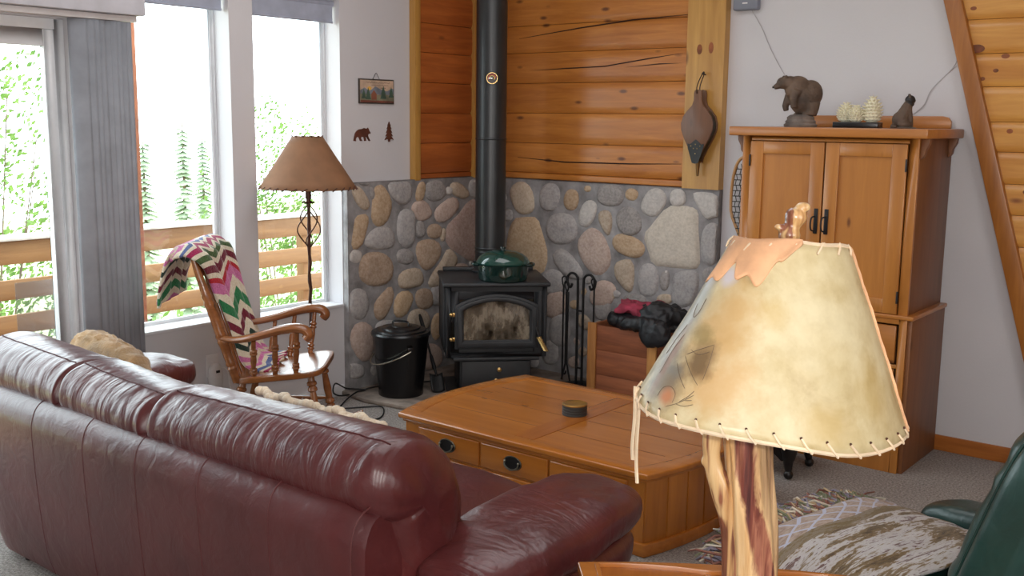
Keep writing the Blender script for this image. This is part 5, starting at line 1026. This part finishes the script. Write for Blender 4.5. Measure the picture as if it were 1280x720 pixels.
tp('stretcher', (-.215, .06, .195), (.215, .06, .195), [(0, .009), (.4, .013), (.5, .02), (.6, .013), (1, .009)])
tp('stretcher', (-.225, .212, .15), (.225, .212, .15), [(0, .009), (.4, .013), (.5, .02), (.6, .013), (1, .009)])
b = B(); b.prism([(-.235, .94), (.235, .94), (.24, 1.0), (.17, 1.035), (.07, 1.055), (-.07, 1.055), (-.17, 1.035), (-.24, 1.0)], -.395, -.372); b.build('crest_rail', M['rocker'], rc, bev=.006)
def afghan_mat():
    s = Nt('afghan_yarn'); s.prop(.95, 0, .2, sheen=.3)
    uv = s.n('ShaderNodeUVMap').outputs[0]; sp = s.n('ShaderNodeSeparateXYZ', i_Vector=uv)
    u, v = sp.outputs[0], sp.outputs[1]
    zz = s.math('PINGPONG', s.math('MULTIPLY', u, 4.5), .5)
    w = s.math('FRACT', s.math('ADD', s.math('MULTIPLY', v, 1.72), s.math('MULTIPLY', zz, .15)))
    cr, gn, mr, dg, pk, bl_, mg = (222, 212, 190), (44, 122, 76), (112, 34, 52), (32, 54, 44), (198, 112, 160), (88, 104, 150), (158, 36, 84)
    seq = [(.0, pk), (.05, cr), (.10, gn), (.16, cr), (.20, mr), (.25, cr), (.31, dg), (.35, cr), (.40, pk), (.45, (206, 190, 168)), (.50, pk), (.55, cr), (.60, bl_), (.66, cr), (.70, mg), (.76, cr), (.80, (72, 96, 56)), (.85, cr), (.89, mr), (.94, cr), (.97, (176, 32, 44))]
    c = s.ramp(w, [(p, lin(q)) for p, q in seq], 'CONSTANT'); f = s.noise(s.coord(), 130, 2)
    s.col(s.mix(.25, c, s.ramp(f, [(.3, lin((70, 60, 60))), (.65, lin((240, 236, 230)))]), 'OVERLAY'))
    s.bump(s.noise(s.coord('Object', (1, 1, .6)), 170, 2), .7, .008); return s.m
AF = bez([(-.565, .80, 0), (-.555, .90, 0), (-.52, 1.01, 0), (-.475, 1.085, 0), (-.42, 1.105, 0), (-.355, 1.06, 0), (-.315, .95, 0), (-.26, .76, 0), (-.21, .60, 0), (-.165, .49, 0), (-.10, .455, 0), (-.03, .452, 0)], 6)
def afg(u, v):
    f = v * (len(AF) - 1); i = min(int(f), len(AF) - 2); p = AF[i].lerp(AF[i + 1], f - i)
    wl = -.25; wr = .275 if v < .42 else .275 - .14 * min(1, (v - .42) / .25)
    x = wl + (wr - wl) * u
    fold = .016 * math.sin(u * 21 + v * 3) * (1 if v < .3 or v > .45 else .35) + .01 * nz((u * 5, v * 7, 2))
    ed = max(0, (u - .86) / .14); droop = (ed ** 1.5) * .05 * (1 if .25 < v < .6 else .3)
    return (x, p.x + fold - (.02 if v < .3 else 0), p.y + .4 * fold - droop)
b = B(); b.grid(afg, 48, 110); af = b.build('afghan', afghan_mat(), fix=False, solid=.012, sm=80)
af.location = rc.location; af.rotation_euler = rc.rotation_euler
tag(af, 'zigzag striped crochet afghan in pink, green, maroon and blue over the rocking chair', 'afghan')

# ------------------------------------------------------------------ floor lamp
fl = thing('floor_lamp', 'rustic iron floor lamp with twisted cage stem and tan parchment shade by the window', 'floor lamp', (-4.60, 3.925, 0))
b = B(); b.lathe([(.13, 0), (.135, .008), (.12, .016), (.03, .022), (.02, .03)], 28); b.build('base', M['twig'], fl)
b = B(); b.tube([(.003 * math.sin(k * 2.2), .003 * math.cos(k * 1.7), .02 + k * .05) for k in range(24)] + [(0, 0, 1.30)], [.010 + .0015 * math.sin(k * 2.9) for k in range(25)], 8); b.build('pole', M['twig'], fl)
b = B()
for q in range(4):
    P = []
    for k in range(17):
        t = k / 16; a = q * PI / 2 + 2.6 * t; r = .008 + .060 * math.sin(PI * t) ** .9; P.append((r * math.cos(a), r * math.sin(a), 1.015 + .235 * t))
    b.tube(P, .0038, 6)
b.build('stem_cage', M['twig'], fl)
b = B()
for q in range(4):
    a = q * PI / 2 + .4; b.tube(bez([(0, 0, 1.262), (.02 * math.cos(a), .02 * math.sin(a), 1.27), (.042 * math.cos(a), .042 * math.sin(a), 1.272)], 4), [.006] * 8 + [.001], 6)
b.turned((0, 0, 1.25), (0, 0, 1.38), [(0, .012), (.3, .013), (.31, .017), (.9, .017), (1, .015)], 14); b.build('leaf_collar', M['twig'], fl)
b = B(); N = 64
def shp(u, v): a = 2 * PI * u; r = .272 + (.084 - .272) * v; return (r * math.cos(a), r * math.sin(a), 1.352 + .29 * v)
b.grid(shp, N, 8); shd = b.build('lamp_shade', M['kraft'], fl, fix=False, solid=.003)
b = B()
for v, n, rr in ((.0, 30, .272), (1.0, 12, .084)):
    for k in range(n):
        a = 2 * PI * k / n; z = 1.352 + .29 * v; s = 1 if v == 0 else -1; a2 = a + .12 * (1 if v == 0 else 2)
        b.tube([((rr + .004) * math.cos(a), (rr + .004) * math.sin(a), z - .004 * s), ((rr + .002 - .006 * (v == 0)) * math.cos(a2), (rr + .002 - .006 * (v == 0)) * math.sin(a2), z + .012 * s)], .0035, 5)
b.build('shade_lacing', M['kraft_lace'], shd)
b = B(); b.tube(bez([(.017, 0, 1.37), (.055, 0, 1.44), (.05, 0, 1.55), (0, 0, 1.628), (-.05, 0, 1.55), (-.055, 0, 1.44), (-.017, 0, 1.37)], 6), .0028, 6)
for q in range(3): b.tube([(0, 0, 1.63), (.083 * math.cos(q * 2.09), .083 * math.sin(q * 2.09), 1.638)], .002, 5)
b.build('harp', M['steel'], fl)
b = B(); b.lathe([(.012, 1.38), (.014, 1.40), (.03, 1.45), (.028, 1.475), (.012, 1.492), (0, 1.495)], 18); b.build('bulb', M['white_plastic'], fl)

# cords on the hearth
def cord(pts, label, r=.0045):
    b = B(); b.tube(bez(pts, 8), r, 6); o = b.build('power_cord', M['cord_black']); at(o, pts[0]); return tag(o, label, 'cord')
zc = .0055
cord([(-4.6, 4.06, zc), (-4.63, 4.14, zc), (-4.56, 4.26, zc), (-4.46, 4.34, .012), (-4.37, 4.28, zc), (-4.30, 4.17, zc), (-4.33, 4.07, zc), (-4.43, 4.02, zc), (-4.55, 4.04, zc)], 'black cord looping on the carpet between rocker tip and ash bucket')
zc = FL + .006
cord([(-4.66, 4.20, .01), (-4.72, 4.30, .016), (-4.74, 4.40, zc + .006), (-4.76, 4.50, zc), (-4.80, 4.44, zc + .01), (-4.815, 4.38, .06), (-4.83, 4.31, .10), (-4.80, 4.27, .05), (-4.79, 4.36, .02), (-4.77, 4.56, zc), (-4.70, 4.74, zc), (-4.60, 4.93, zc), (-4.54, 5.06, zc + .004), (-4.50, 5.20, zc)], 'black cord running along the stone wall behind the ash bucket', .005)

# ------------------------------------------------------------------ wedge end table and driftwood lamp
et = thing('end_table', 'honey pine wedge-shaped end table with raised edge beside the sofa arm', 'end table', (-1.0, 2.05, 0), R(33))
EZ = .585
far = [(-.345 + .71 * k / 10, .385 + .028 * (1 - (2 * k / 10 - 1) ** 2)) for k in range(11)]
Po = far[::-1] + [(-.345, .38), (-.22, -.40), (.24, -.40), (.365, .38)]
def inset(P, d):
    c = Vector((sum(p[0] for p in P) / len(P), sum(p[1] for p in P) / len(P))); out = []
    for p in P:
        q = Vector(p) - c; out.append(tuple(c + q * (1 - d / max(q.length, .01) * 1.15)))
    return out
b = B(); b.ring(Po, inset(Po, .048), EZ - .03, EZ, 'z'); b.build('top_rim', M['table'], et, bev=.007, seg=3)
b = B(); b.ring(inset(Po, .040), inset(Po, .052), EZ - .02, EZ + .005, 'z'); b.build('bead_moulding', M['table'], et, bev=.004)
b = B(); b.prism(inset(Po, .046), EZ - .028, EZ - .006, 'z'); b.build('top_panel', M['table_y'], et)
b = B(); b.ring(inset(Po, .03), inset(Po, .06), .05, EZ - .03, 'z'); b.build('case', M['table_z'], et, bev=.004)
b = B(); b.ring(inset(Po, .012), inset(Po, .06), .0, .06, 'z'); b.build('plinth', M['table'], et, bev=.006)
def juniper():
    s = Nt('twisted_juniper'); s.prop(.28, 0, .5, .5, coatr=.12)
    v = s.coord('Object', (60, 60, 2.4), (.05, .06, 0)); a = s.noise(v, 1.0, 4, .55, .5); g = s.noise(s.coord('Object', (22, 22, 1.5), (.10, .12, 0), loc=(1.1, 2.0, .3)), 1.0, 3, .5, .25)
    base = s.ramp(a, [(.3, lin((176, 126, 78))), (.45, lin((208, 164, 110))), (.62, lin((222, 186, 134)))])
    k = s.ramp(g, [(.53, (0, 0, 0, 1)), (.57, (1, 1, 1, 1))])
    sp = s.n('ShaderNodeSeparateColor', i_Color=k).outputs[0]
    s.col(s.mix(s.math('MULTIPLY', sp, .9), base, s.ramp(a, [(.35, lin((84, 32, 26))), (.6, lin((136, 70, 50)))])))
    s.bump(a, .3, .006); return s.m
M['juniper'] = juniper()
def hide_mat():
    s = Nt('painted_rawhide'); s.prop(.42, 0, .5, .25, coatr=.3); t = s.t
    uv = s.n('ShaderNodeUVMap').outputs[0]; sp = s.n('ShaderNodeSeparateXYZ', i_Vector=uv); u, v = sp.outputs[0], sp.outputs[1]
    ob = s.coord(); n1 = s.noise(ob, 7, 5, .6, .5); n2 = s.noise(ob, 26, 4, .6)
    c = s.ramp(n1, [(.30, lin((178, 154, 104))), (.45, lin((206, 188, 142))), (.62, lin((218, 204, 164)))])
    c = s.mix(.12, c, s.ramp(n2, [(.3, lin((150, 120, 70))), (.6, lin((250, 240, 210)))]))
    def blob(uu, vv, ru, rv, col, amt, c, wob=.5):
        du = s.math('DIVIDE', s.math('SUBTRACT', u, uu), ru); dv = s.math('DIVIDE', s.math('SUBTRACT', v, vv), rv)
        d = s.math('SQRT', s.math('ADD', s.math('MULTIPLY', du, du), s.math('MULTIPLY', dv, dv)))
        d = s.math('ADD', d, s.math('MULTIPLY', s.math('SUBTRACT', n2, .5), wob * 2))
        f = s.n('ShaderNodeMapRange', i_Value=d, i_1=.35, i_2=1.1, i_3=amt, i_4=0.0).outputs[0]
        return s.mix(f, c, lin(col))
    c = blob(.60, .45, .075, .42, (208, 164, 104), .65, c); c = blob(.575, .22, .06, .16, (214, 172, 116), .5, c)
    c = blob(.52, .62, .03, .10, (200, 168, 100), .5, c); c = blob(.36, .28, .035, .2, (190, 160, 96), .5, c); c = blob(.44, .12, .04, .12, (206, 178, 116), .5, c)
    c = blob(.705, .55, .05, .46, (158, 158, 150), .9, c, .4); c = blob(.672, .20, .05, .20, (116, 102, 88), .8, c, .5)
    c = blob(.617, .335, .034, .13, (112, 88, 60), .9, c, .45); c = blob(.635, .47, .03, .06, (150, 132, 84), .7, c, .7)
    c = blob(.648, .115, .017, .055, (200, 128, 84), .9, c, .3); c = blob(.66, .26, .025, .05, (124, 120, 110), .7, c, .7)
    c = blob(.685, .30, .012, .25, (150, 96, 76), .55, c, .5); c = blob(.70, .80, .03, .1, (206, 204, 206), .9, c, .5); c = blob(.635, .80, .028, .08, (214, 208, 216), .85, c, .6)
    s.col(c); s.bump(n2, .18, .004); 
    tl = s.n('ShaderNodeBsdfTranslucent', i_Color=c); mx = s.n('ShaderNodeMixShader', i_0=.12)
    t.links.new(s.b.outputs[0], mx.inputs[1]); t.links.new(tl.outputs[0], mx.inputs[2]); t.links.new(mx.outputs[0], s.o.inputs[0]); return s.m
LX, LY = -.900, 1.931
lp = thing('driftwood_lamp', 'twisted wood table lamp with tilted painted rawhide shade on the end table', 'table lamp', (LX, LY, EZ - .004))
Z0 = EZ - .004
e_ = Vector((.783, .622, 0)); tc_ = Vector((.42, -.907, 0)); lf = -e_
def trunk_r(a, z): 
    k = max(0, 1 - z / .10); return (.052 + .026 * k * k) * (1 + .08 * math.cos(2 * a + 5 * z) + .045 * math.cos(3 * a - 8 * z + 1) + .03 * math.cos(7 * a + 11 * z) + .035 * math.cos(13 * a + 9 * z) + .05 * nz((math.cos(a) * 2, math.sin(a) * 2, z * 7)))
def trunkpt(u, v):
    z = v * .66; a = u * 2 * PI + R(115); r = trunk_r(a, z)
    r -= .007 * max(0, 1 - abs(u - ribbon(v)[0]) / ribbon(v)[1]) ** .5      # the heartwood lies in a groove
    return (.010 * math.sin(z * 7) + r * math.cos(a), .008 * math.sin(z * 5 + 1) + r * math.sin(a), z)
def ribbon(v): return max(.62 - .5 * (v - .37), .495 - .11 * (v - .62)), .055 + .2 * max(0, v - .62) + .06 * max(0, .62 - v)
def heartwood():
    s = Nt('juniper_trunk'); s.prop(.28, 0, .5, .5, coatr=.12)
    uv = s.n('ShaderNodeUVMap').outputs[0]; sp = s.n('ShaderNodeSeparateXYZ', i_Vector=uv); u, v = sp.outputs[0], sp.outputs[1]
    a = s.noise(s.coord('Object', (60, 60, 2.6), (.05, .06, 0)), 1.0, 5, .6, .6); w = s.noise(s.coord('Object', (30, 30, 9)), 1.0, 4, .6, .4)
    c0 = s.math('MAXIMUM', s.math('MULTIPLY_ADD', s.math('SUBTRACT', v, .37), -.5, .62), s.math('MULTIPLY_ADD', s.math('SUBTRACT', v, .62), -.11, .495))
    wd = s.math('MULTIPLY_ADD', s.math('ABSOLUTE', s.math('SUBTRACT', v, .62)), .14, .055)
    d = s.math('ADD', s.math('SUBTRACT', u, c0), s.math('MULTIPLY', s.math('SUBTRACT', w, .5), .12))
    m = s.n('ShaderNodeMapRange', i_Value=s.math('DIVIDE', s.math('ABSOLUTE', d), wd), i_1=.75, i_2=1.05, i_3=1.0, i_4=0.0).outputs[0]
    rough = s.n('ShaderNodeMapRange', i_Value=s.math('SUBTRACT', d, wd), i_1=-.01, i_2=.03, i_3=0.0, i_4=1.0).outputs[0]
    sap = s.ramp(a, [(.3, lin((190, 138, 86))), (.45, lin((214, 170, 116))), (.62, lin((226, 190, 140)))])
    gray = s.ramp(a, [(.32, lin((96, 70, 50))), (.46, lin((164, 128, 92))), (.62, lin((196, 162, 120)))])
    hw = s.ramp(a, [(.34, lin((62, 24, 22))), (.5, lin((120, 60, 48))), (.66, lin((178, 120, 92)))])
    s.col(s.mix(m, s.mix(rough, sap, gray), hw)); s.bump(a, .4, .006); return s.m
b = B(); b.grid(trunkpt, 96, 90); b.build('trunk', heartwood(), lp)
b = B(); P = bez([lf * .010 + Vector((0, 0, .16)), lf * .020 + Vector((0, 0, .28)), lf * .036 + Vector((0, 0, .36)), lf * .056 + Vector((0, 0, .42)), lf * .078 + Vector((0, 0, .475)), lf * .081 + Vector((0, 0, .53)), lf * .074 + Vector((0, 0, .58)), lf * .06 + tc_ * -.01 + Vector((0, 0, .64))], 5)
b.tube(P, [.034 - .015 * min(1, k / 22) + .0018 * math.sin(k * .55) for k in range(len(P))], 14); b.ell(tuple(lf * .094 + Vector((0, 0, .478))), (.009, .009, .012), 12); b.build('branch', M['juniper'], lp, remesh=.004)
b = B(); b.tube(bez([e_ * .03 + tc_ * .02 + Vector((0, 0, .215)), e_ * .06 + tc_ * .0 + Vector((0, 0, .215)), e_ * .09 + tc_ * -.01 + Vector((0, 0, .205)), e_ * .112 + tc_ * -.01 + Vector((0, 0, .198))], 5), [.016, .016, .015, .015, .014, .014, .013, .012, .011, .010, .009, .008, .006, .005, .003, .001], 10); b.build('root_spur', M['juniper'], lp)
# shade: leaning cone, bottom rim more tilted than the top one
cb = Vector((-.870, 1.957, 1.166)) - Vector((LX, LY, Z0)); ctp = Vector((-.853, 1.966, 1.512)) - Vector((LX, LY, Z0)); rb, rt = .277, .1155
def shade(u, v, o=0.0):
    th = (u - .5) * 2 * PI; r = rb + (rt - rb) * v + o; c = cb.lerp(ctp, v); tilt = R(7.6 + (3.0 - 7.6) * v)
    sag = .006 * math.sin(th * 4 + 1) * (1 - v) + .004 * nz((u * 9, v * 5, 1))
    lat = math.sin(th) * r; fr = math.cos(th) * r
    return c + lf * (lat * math.cos(tilt)) + tc_ * fr + Vector((0, 0, lat * math.sin(tilt) + sag + fr * (.04 + .07 * v)))
b = B(); b.grid(shade, 96, 24); sd = b.build('lamp_shade', hide_mat(), lp, fix=False, solid=.004)
b = B()
for v, n in ((.0, 34), (1.0, 16)):
    for k in range(n):
        u = k / n; s = 1 if v == 0 else -1; du = -.012 if v == 0 else -.02
        b.tube([shade(u, v + .045 * s, .005), shade(u + du * .5, v + .012 * s, .0065), shade(u + du, v - .014 * s, .003), shade(u + du * 1.2, v + .01 * s, -.004)], [.0022, .0026, .0026, .0022], 5)
    b.tube([shade(k / 60, v - .004 * (1 if v == 0 else -1)) for k in range(60)], .0042, 6, loop=True)
b.build('shade_lacing', M['rawlace'], sd)
b = B(); b.tube([shade(.268, v / 20, .002 + .001 * (v % 2)) for v in range(21)], .005, 6); b.build('seam_strip', M['peach_hide'], sd)
for k in range(34):
    b = B(); b.ell(tuple(shade(k / 34, .047, .0045)), (.003, .003, .003), 6); b.build('lace_hole', M['kraft_lace'], sd)
ink = B()
for st_ in ([(.648, .36), (.628, .40), (.603, .44)], [(.603, .44), (.600, .34), (.600, .25)], [(.650, .35), (.632, .30), (.604, .22)], [(.645, .39), (.625, .375), (.606, .40)], [(.66, .30), (.64, .24), (.622, .19)],
            [(.665, .10), (.662, .15), (.648, .175), (.634, .15), (.632, .10)], [(.640, .07), (.622, .11), (.604, .17)], [(.626, .10), (.612, .10), (.600, .12)], [(.622, .115), (.612, .155), (.606, .19)], [(.614, .13), (.604, .14)],
            [(.70, .62), (.685, .55), (.674, .58), (.672, .66)], [(.690, .5), (.70, .4), (.706, .3)], [(.68, .45), (.69, .33), (.69, .2)]):
    P = [shade(u, v, .0030) for u, v, _ in bez([(u, v, 0) for u, v in st_], 6)]; ink.tube(P, [.0002] + [.0006] * (len(P) - 2) + [.0002], 4)
ink.build('painted_line', plain('ink_line', (112, 94, 76), .8), sd)
def hide_patch(u, v):
    uu = .475 + .225 * u; lo = .86 - .08 * u + .05 * math.sin(u * 11) + .035 * math.sin(u * 27 + 1) + .06 * max(0, .25 - u) * 4 * .9
    if u < .25: lo = max(lo, .87 + (.25 - u) * .5)
    return shade(uu, min(1.02, lo) + (1.02 - min(1.0, lo)) * v, .006 + .004 * math.sin(u * 14 + v * 4) * (1 - v))
b = B(); b.grid(hide_patch, 40, 10); b.build('leather_scrap', M['peach_hide'], sd, fix=False, solid=.003)
q0 = shade(.742, .0, .006)
for k, (ln, off) in enumerate(((.155, .0), (.205, .008))):
    b = B(); b.tube([q0 + Vector((0, 0, .012 - ln * t / 12)) + e_ * (off + .003 * math.sin(t * .5 + k) * t / 12) for t in range(13)], .0042, 5, flat=.45); b.build('leather_thong', M['rawlace'], sd)
b = B(); P = bez([ctp + Vector((0, 0, -.03)), ctp + Vector((0, 0, .012)) + e_ * -.004, ctp + Vector((0, 0, .04)) + e_ * .002, ctp + Vector((0, 0, .066)) + e_ * .012], 6)
b.tube(P, [.012] * 5 + [.019 + .003 * math.sin(k * .8) for k in range(len(P) - 5)], 12); P = bez([ctp + Vector((0, 0, .012)) + lf * .006, ctp + Vector((0, 0, .03)) + lf * .02, ctp + Vector((0, 0, .034)) + lf * .034], 5); b.tube(P, [.011, .011, .010, .010, .009, .009, .008, .007, .006, .005, .004], 10)
b.ell(tuple(ctp + Vector((0, 0, .073)) + e_ * .020), (.016, .014, .010), 12)
b.build('finial', M['juniper'], sd, remesh=.0028)
b = B()
for k in range(3):
    p = shade(k / 3 + .1, .97, -.003); b.tube([ctp + Vector((0, 0, -.02)), p], .0025, 5)
b.turned((0, 0, .62), tuple(ctp + Vector((0, 0, -.02))), [(0, .016), (.15, .018), (.4, .018), (.42, .004), (1, .004)], 12); b.build('harp', M['steel'], lp)

# ------------------------------------------------------------------ green recliner and tapestry throw
gr = thing('green_recliner', 'dark green leather recliner at the right edge, a tapestry throw on its seat', 'recliner', (-.75, 3.145, 0), R(72))
b = B(); b.ell((0, .215, .30), (.365, .325, .125), 52, .5, .45, rings=26, fn=lambda q, p: q + Vector((0, 0, .012 * (1 - p.x ** 2) * (p.z > 0) + .006 * nz((q.x * 8, q.y * 8, 2))))); b.build('seat', M['green_leather'], gr)
def backfn(q, p):
    y = q.y; z = q.z
    pl_ = .005 * math.cos(z * 62) * (1 if p.y > 0 else .3)
    return Vector((q.x * (1 - .06 * p.z), y + pl_ + .008 * nz((q.x * 7, z * 12, 3)), z + .006 * nz((q.x * 12, y * 9, 1))))
b = B(); b.M = T(0, -.075, .475) @ RX(19); b.ell((0, -.11, .29), (.335, .115, .37), 60, .5, .5, rings=60, fn=backfn); bk_ = b.build('backrest', M['green_leather'], gr)
b = B(); b.M = T(0, -.075, .475) @ RX(19); b.ell((0, -.13, .27), (.375, .085, .36), 44, .42, .4, rings=30); b.build('back_shell', M['green_leather'], gr)
b = B(); b.M = T(0, -.075, .475) @ RX(19)
for s in (-1, 1): b.tube([(s * .335 * abs(math.sin(R(a))) ** .5 * (1 if 1 else 0), -.055, .28 + .35 * math.copysign(abs(math.cos(R(a))) ** .5, math.cos(R(a)))) for a in range(4, 150, 6)], .006, 6)
b.build('piping', M['green_leather'], bk_)
for s, ay, az in ((-1, -.02, .33), (1, .15, .385)):
    b = B(); b.ell((s * .385, ay + .05 * (s > 0), az), (.085, .17 + .05 * (s > 0), .115), 36, .5, .55, rings=22, fn=lambda q, p: q + Vector((.006 * nz((q.z * 12, q.y * 9, 1)), 0, -.03 * p.y + .006 * nz((q.x * 12, q.y * 12, 1))))); b.build('armrest', M['green_leather'], gr)
b = B(); b.lathe([(.30, 0), (.30, .02), (.27, .035), (.05, .05), (.04, .20)], 32); b.build('swivel_base', M['blackwood'], gr)
def seat_z(x, y):
    a = min(1, abs(x) / .405); c = min(1, abs(y - .215) / .325); 
    return .32 + .125 * max(0, (1 - max(a, 0) ** 4.2)) ** .25 * max(0, 1 - c ** 4.2) ** .24 + .012
def throwpt(u, v, o=.02):
    # u from the front hem (0) to the backrest (1), v across
    x = -.44 + .73 * v; y = .515 - .50 * u
    z = .478 - .55 * (x + .03) ** 2 - .010 * u
    e = max(0, 1 - u / .10); z -= .05 * e ** 2; y += .03 * math.sin(min(1, e) * 1.5)
    return (x + .012 * math.sin(u * 7 + v * 3), y + .014 * math.sin(v * 9), z + o + .007 * nz((u * 6, v * 6, 4)) + .004 * math.sin(u * 26 + 3 * math.sin(v * 3)))
def tapestry():
    s = Nt('tapestry_weave'); s.prop(.95, 0, .15, sheen=.2)
    uv = s.n('ShaderNodeUVMap').outputs[0]; sp = s.n('ShaderNodeSeparateXYZ', i_Vector=uv); u, v = sp.outputs[0], sp.outputs[1]
    mp = s.n('ShaderNodeMapping', i_Vector=uv); mp.inputs['Scale'].default_value = (15, 3.2, 1)
    n = s.noise(mp.outputs[0], 1.0, 5, .65, .7); m2 = s.n('ShaderNodeMapping', i_Vector=uv); m2.inputs['Scale'].default_value = (70, 26, 1); n2 = s.noise(m2.outputs[0], 1.0, 2)
    f = s.math('ADD', s.math('MULTIPLY', n, .75), s.math('MULTIPLY', n2, .25))
    c = s.ramp(f, [(.30, lin((58, 42, 40))), (.40, lin((100, 82, 56))), (.48, lin((130, 108, 76))), (.51, lin((184, 178, 174))), (.58, lin((192, 188, 188))), (.62, lin((100, 66, 60))), (.70, lin((150, 142, 136)))], 'LINEAR')
    a = s.math('PINGPONG', s.math('ADD', s.math('MULTIPLY', u, 18), s.math('MULTIPLY', v, 14)), 1); d = s.math('PINGPONG', s.math('SUBTRACT', s.math('MULTIPLY', u, 18), s.math('MULTIPLY', v, 14)), 1)
    lat = s.math('LESS_THAN', s.math('MINIMUM', a, d), .16)
    lc = s.mix(lat, s.ramp(n2, [(.35, lin((150, 128, 116))), (.6, lin((178, 160, 146)))]), lin((186, 188, 206)))
    band = s.math('LESS_THAN', u, .24); c = s.mix(band, c, lc)
    ed = s.math('LESS_THAN', s.math('ABSOLUTE', s.math('SUBTRACT', u, .27)), .035); s.col(s.mix(s.math('MULTIPLY', ed, .8), c, lin((118, 100, 66))))
    s.bump(s.noise(s.coord(), 220, 2), .7, .006); return s.m
tw = thing('tapestry_throw', 'fringed woven tapestry throw lying across the green recliner seat', 'throw', gr.location, R(72))
b = B(); b.grid(lambda u, v: throwpt(u, v), 60, 60); b.build('cloth', tapestry(), tw, fix=False, solid=.008)
fm = [plain('fringe_' + n, c, .95, var=.1) for n, c in (('tan', (176, 150, 116)), ('lilac', (136, 128, 140)), ('rust', (136, 92, 80)), ('green', (116, 118, 92)), ('cream', (206, 196, 178)))]
b = B(); rr = random.Random(4)
for k in range(1300):
    v = rr.random(); p = Vector(throwpt(0, v)); b.mi = rr.randrange(5)
    a = Vector((rr.gauss(0, .028), .03 + rr.gauss(0, .02), rr.uniform(-.005, .022))); d = Vector((rr.gauss(0, .04), rr.uniform(.06, .13), rr.uniform(-.04, .01)))
    b.tube([p, p + a, p + a * .6 + d * .6 + Vector((0, 0, .01)), p + d + Vector((rr.gauss(0, .012), 0, 0))], [.0045, .0045, .004, .003], 4)
b.build('fringe', fm, tw)

# ------------------------------------------------------------------ light, sky, camera
sc = bpy.context.scene
w_ = bpy.data.worlds.new('sky'); sc.world = w_; w_.use_nodes = True; bg = w_.node_tree.nodes['Background']
bg.inputs[0].default_value = (.90, .95, 1.0, 1); bg.inputs[1].default_value = 7.5
def lamp(name, typ, loc_, power, color=(1, 1, 1), size=None, sy=None, look=None):
    l = bpy.data.lights.new(name, typ); l.energy = power; l.color = color
    o = bpy.data.objects.new(name, l); COL.objects.link(o); o.location = loc_
    if typ == 'AREA': l.shape = 'RECTANGLE' if sy else 'SQUARE'; l.size = size; l.size_y = sy or size
    elif size: l.shadow_soft_size = size
    if look is not None: o.rotation_euler = (Vector(look) - Vector(loc_)).to_track_quat('-Z', 'Y').to_euler()
    return o
sun = lamp('sun', 'SUN', (0, 0, 8), 6.0, (1, .95, .86)); sun.rotation_euler = Vector((-.22, -.55, -.80)).to_track_quat('-Z', 'Y').to_euler(); sun.data.angle = R(.6)
for i, (y0, y1, z0, z1) in enumerate(W + [(DY0, DY1, .05, DZ - .05)]):
    p = lamp('window_daylight', 'AREA', (XL - .162, (y0 + y1) / 2, (z0 + z1) / 2), 1, size=y1 - y0, sy=z1 - z0, look=(0, (y0 + y1) / 2, (z0 + z1) / 2)); p.data.cycles.is_portal = True
lamp('rear_fill', 'AREA', (.2, YB + .05, 1.7), 118, (1, .98, .96), 3.4, 1.9, look=(-2.2, 5, 1.2))  # added fill light behind the camera; the back wall has no window
lamp('side_fill', 'AREA', (XS - .05, 1.6, 1.8), 65, (1, .98, .96), 2.6, 1.6, look=(-3, 3.5, .9))  # added fill light from the right; the side wall has no opening
lamp('ceiling_fill', 'AREA', (-2.9, 3.2, ZC - .04), 36, (.97, .98, 1), 2.2, 2.0, look=(-2.9, 3.2, 0))  # added overhead fill light under a closed ceiling
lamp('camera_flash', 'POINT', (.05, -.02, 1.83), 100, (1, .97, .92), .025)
cam = bpy.data.cameras.new('camera'); co = bpy.data.objects.new('camera', cam); COL.objects.link(co); sc.camera = co
yaw, pit, rol = R(38.45151), R(9.17007), R(.67181)
f_ = Vector((-math.sin(yaw) * math.cos(pit), math.cos(yaw) * math.cos(pit), -math.sin(pit))); r_ = Vector((math.cos(yaw), math.sin(yaw), 0)); u_ = r_.cross(f_)
r2 = r_ * math.cos(rol) + u_ * math.sin(rol); u2 = -r_ * math.sin(rol) + u_ * math.cos(rol)
mw = Matrix((( r2.x, u2.x, -f_.x, 0), (r2.y, u2.y, -f_.y, 0), (r2.z, u2.z, -f_.z, 1.75), (0, 0, 0, 1)))
co.matrix_world = mw; cam.sensor_width = 36; cam.lens = 1306.07 / 1280 * 36; cam.clip_start = .05; cam.clip_end = 200
vs = sc.view_settings; vs.view_transform = 'Standard'; vs.look = 'None'; vs.gamma = 1; vs.use_curve_mapping = False; vs.exposure = 0.0
cy = sc.cycles; cy.max_bounces = 10; cy.diffuse_bounces = 5; cy.glossy_bounces = 4; cy.transparent_max_bounces = 12; cy.use_denoising = True; cy.sample_clamp_indirect = 6; cy.caustics_reflective = False; cy.caustics_refractive = False
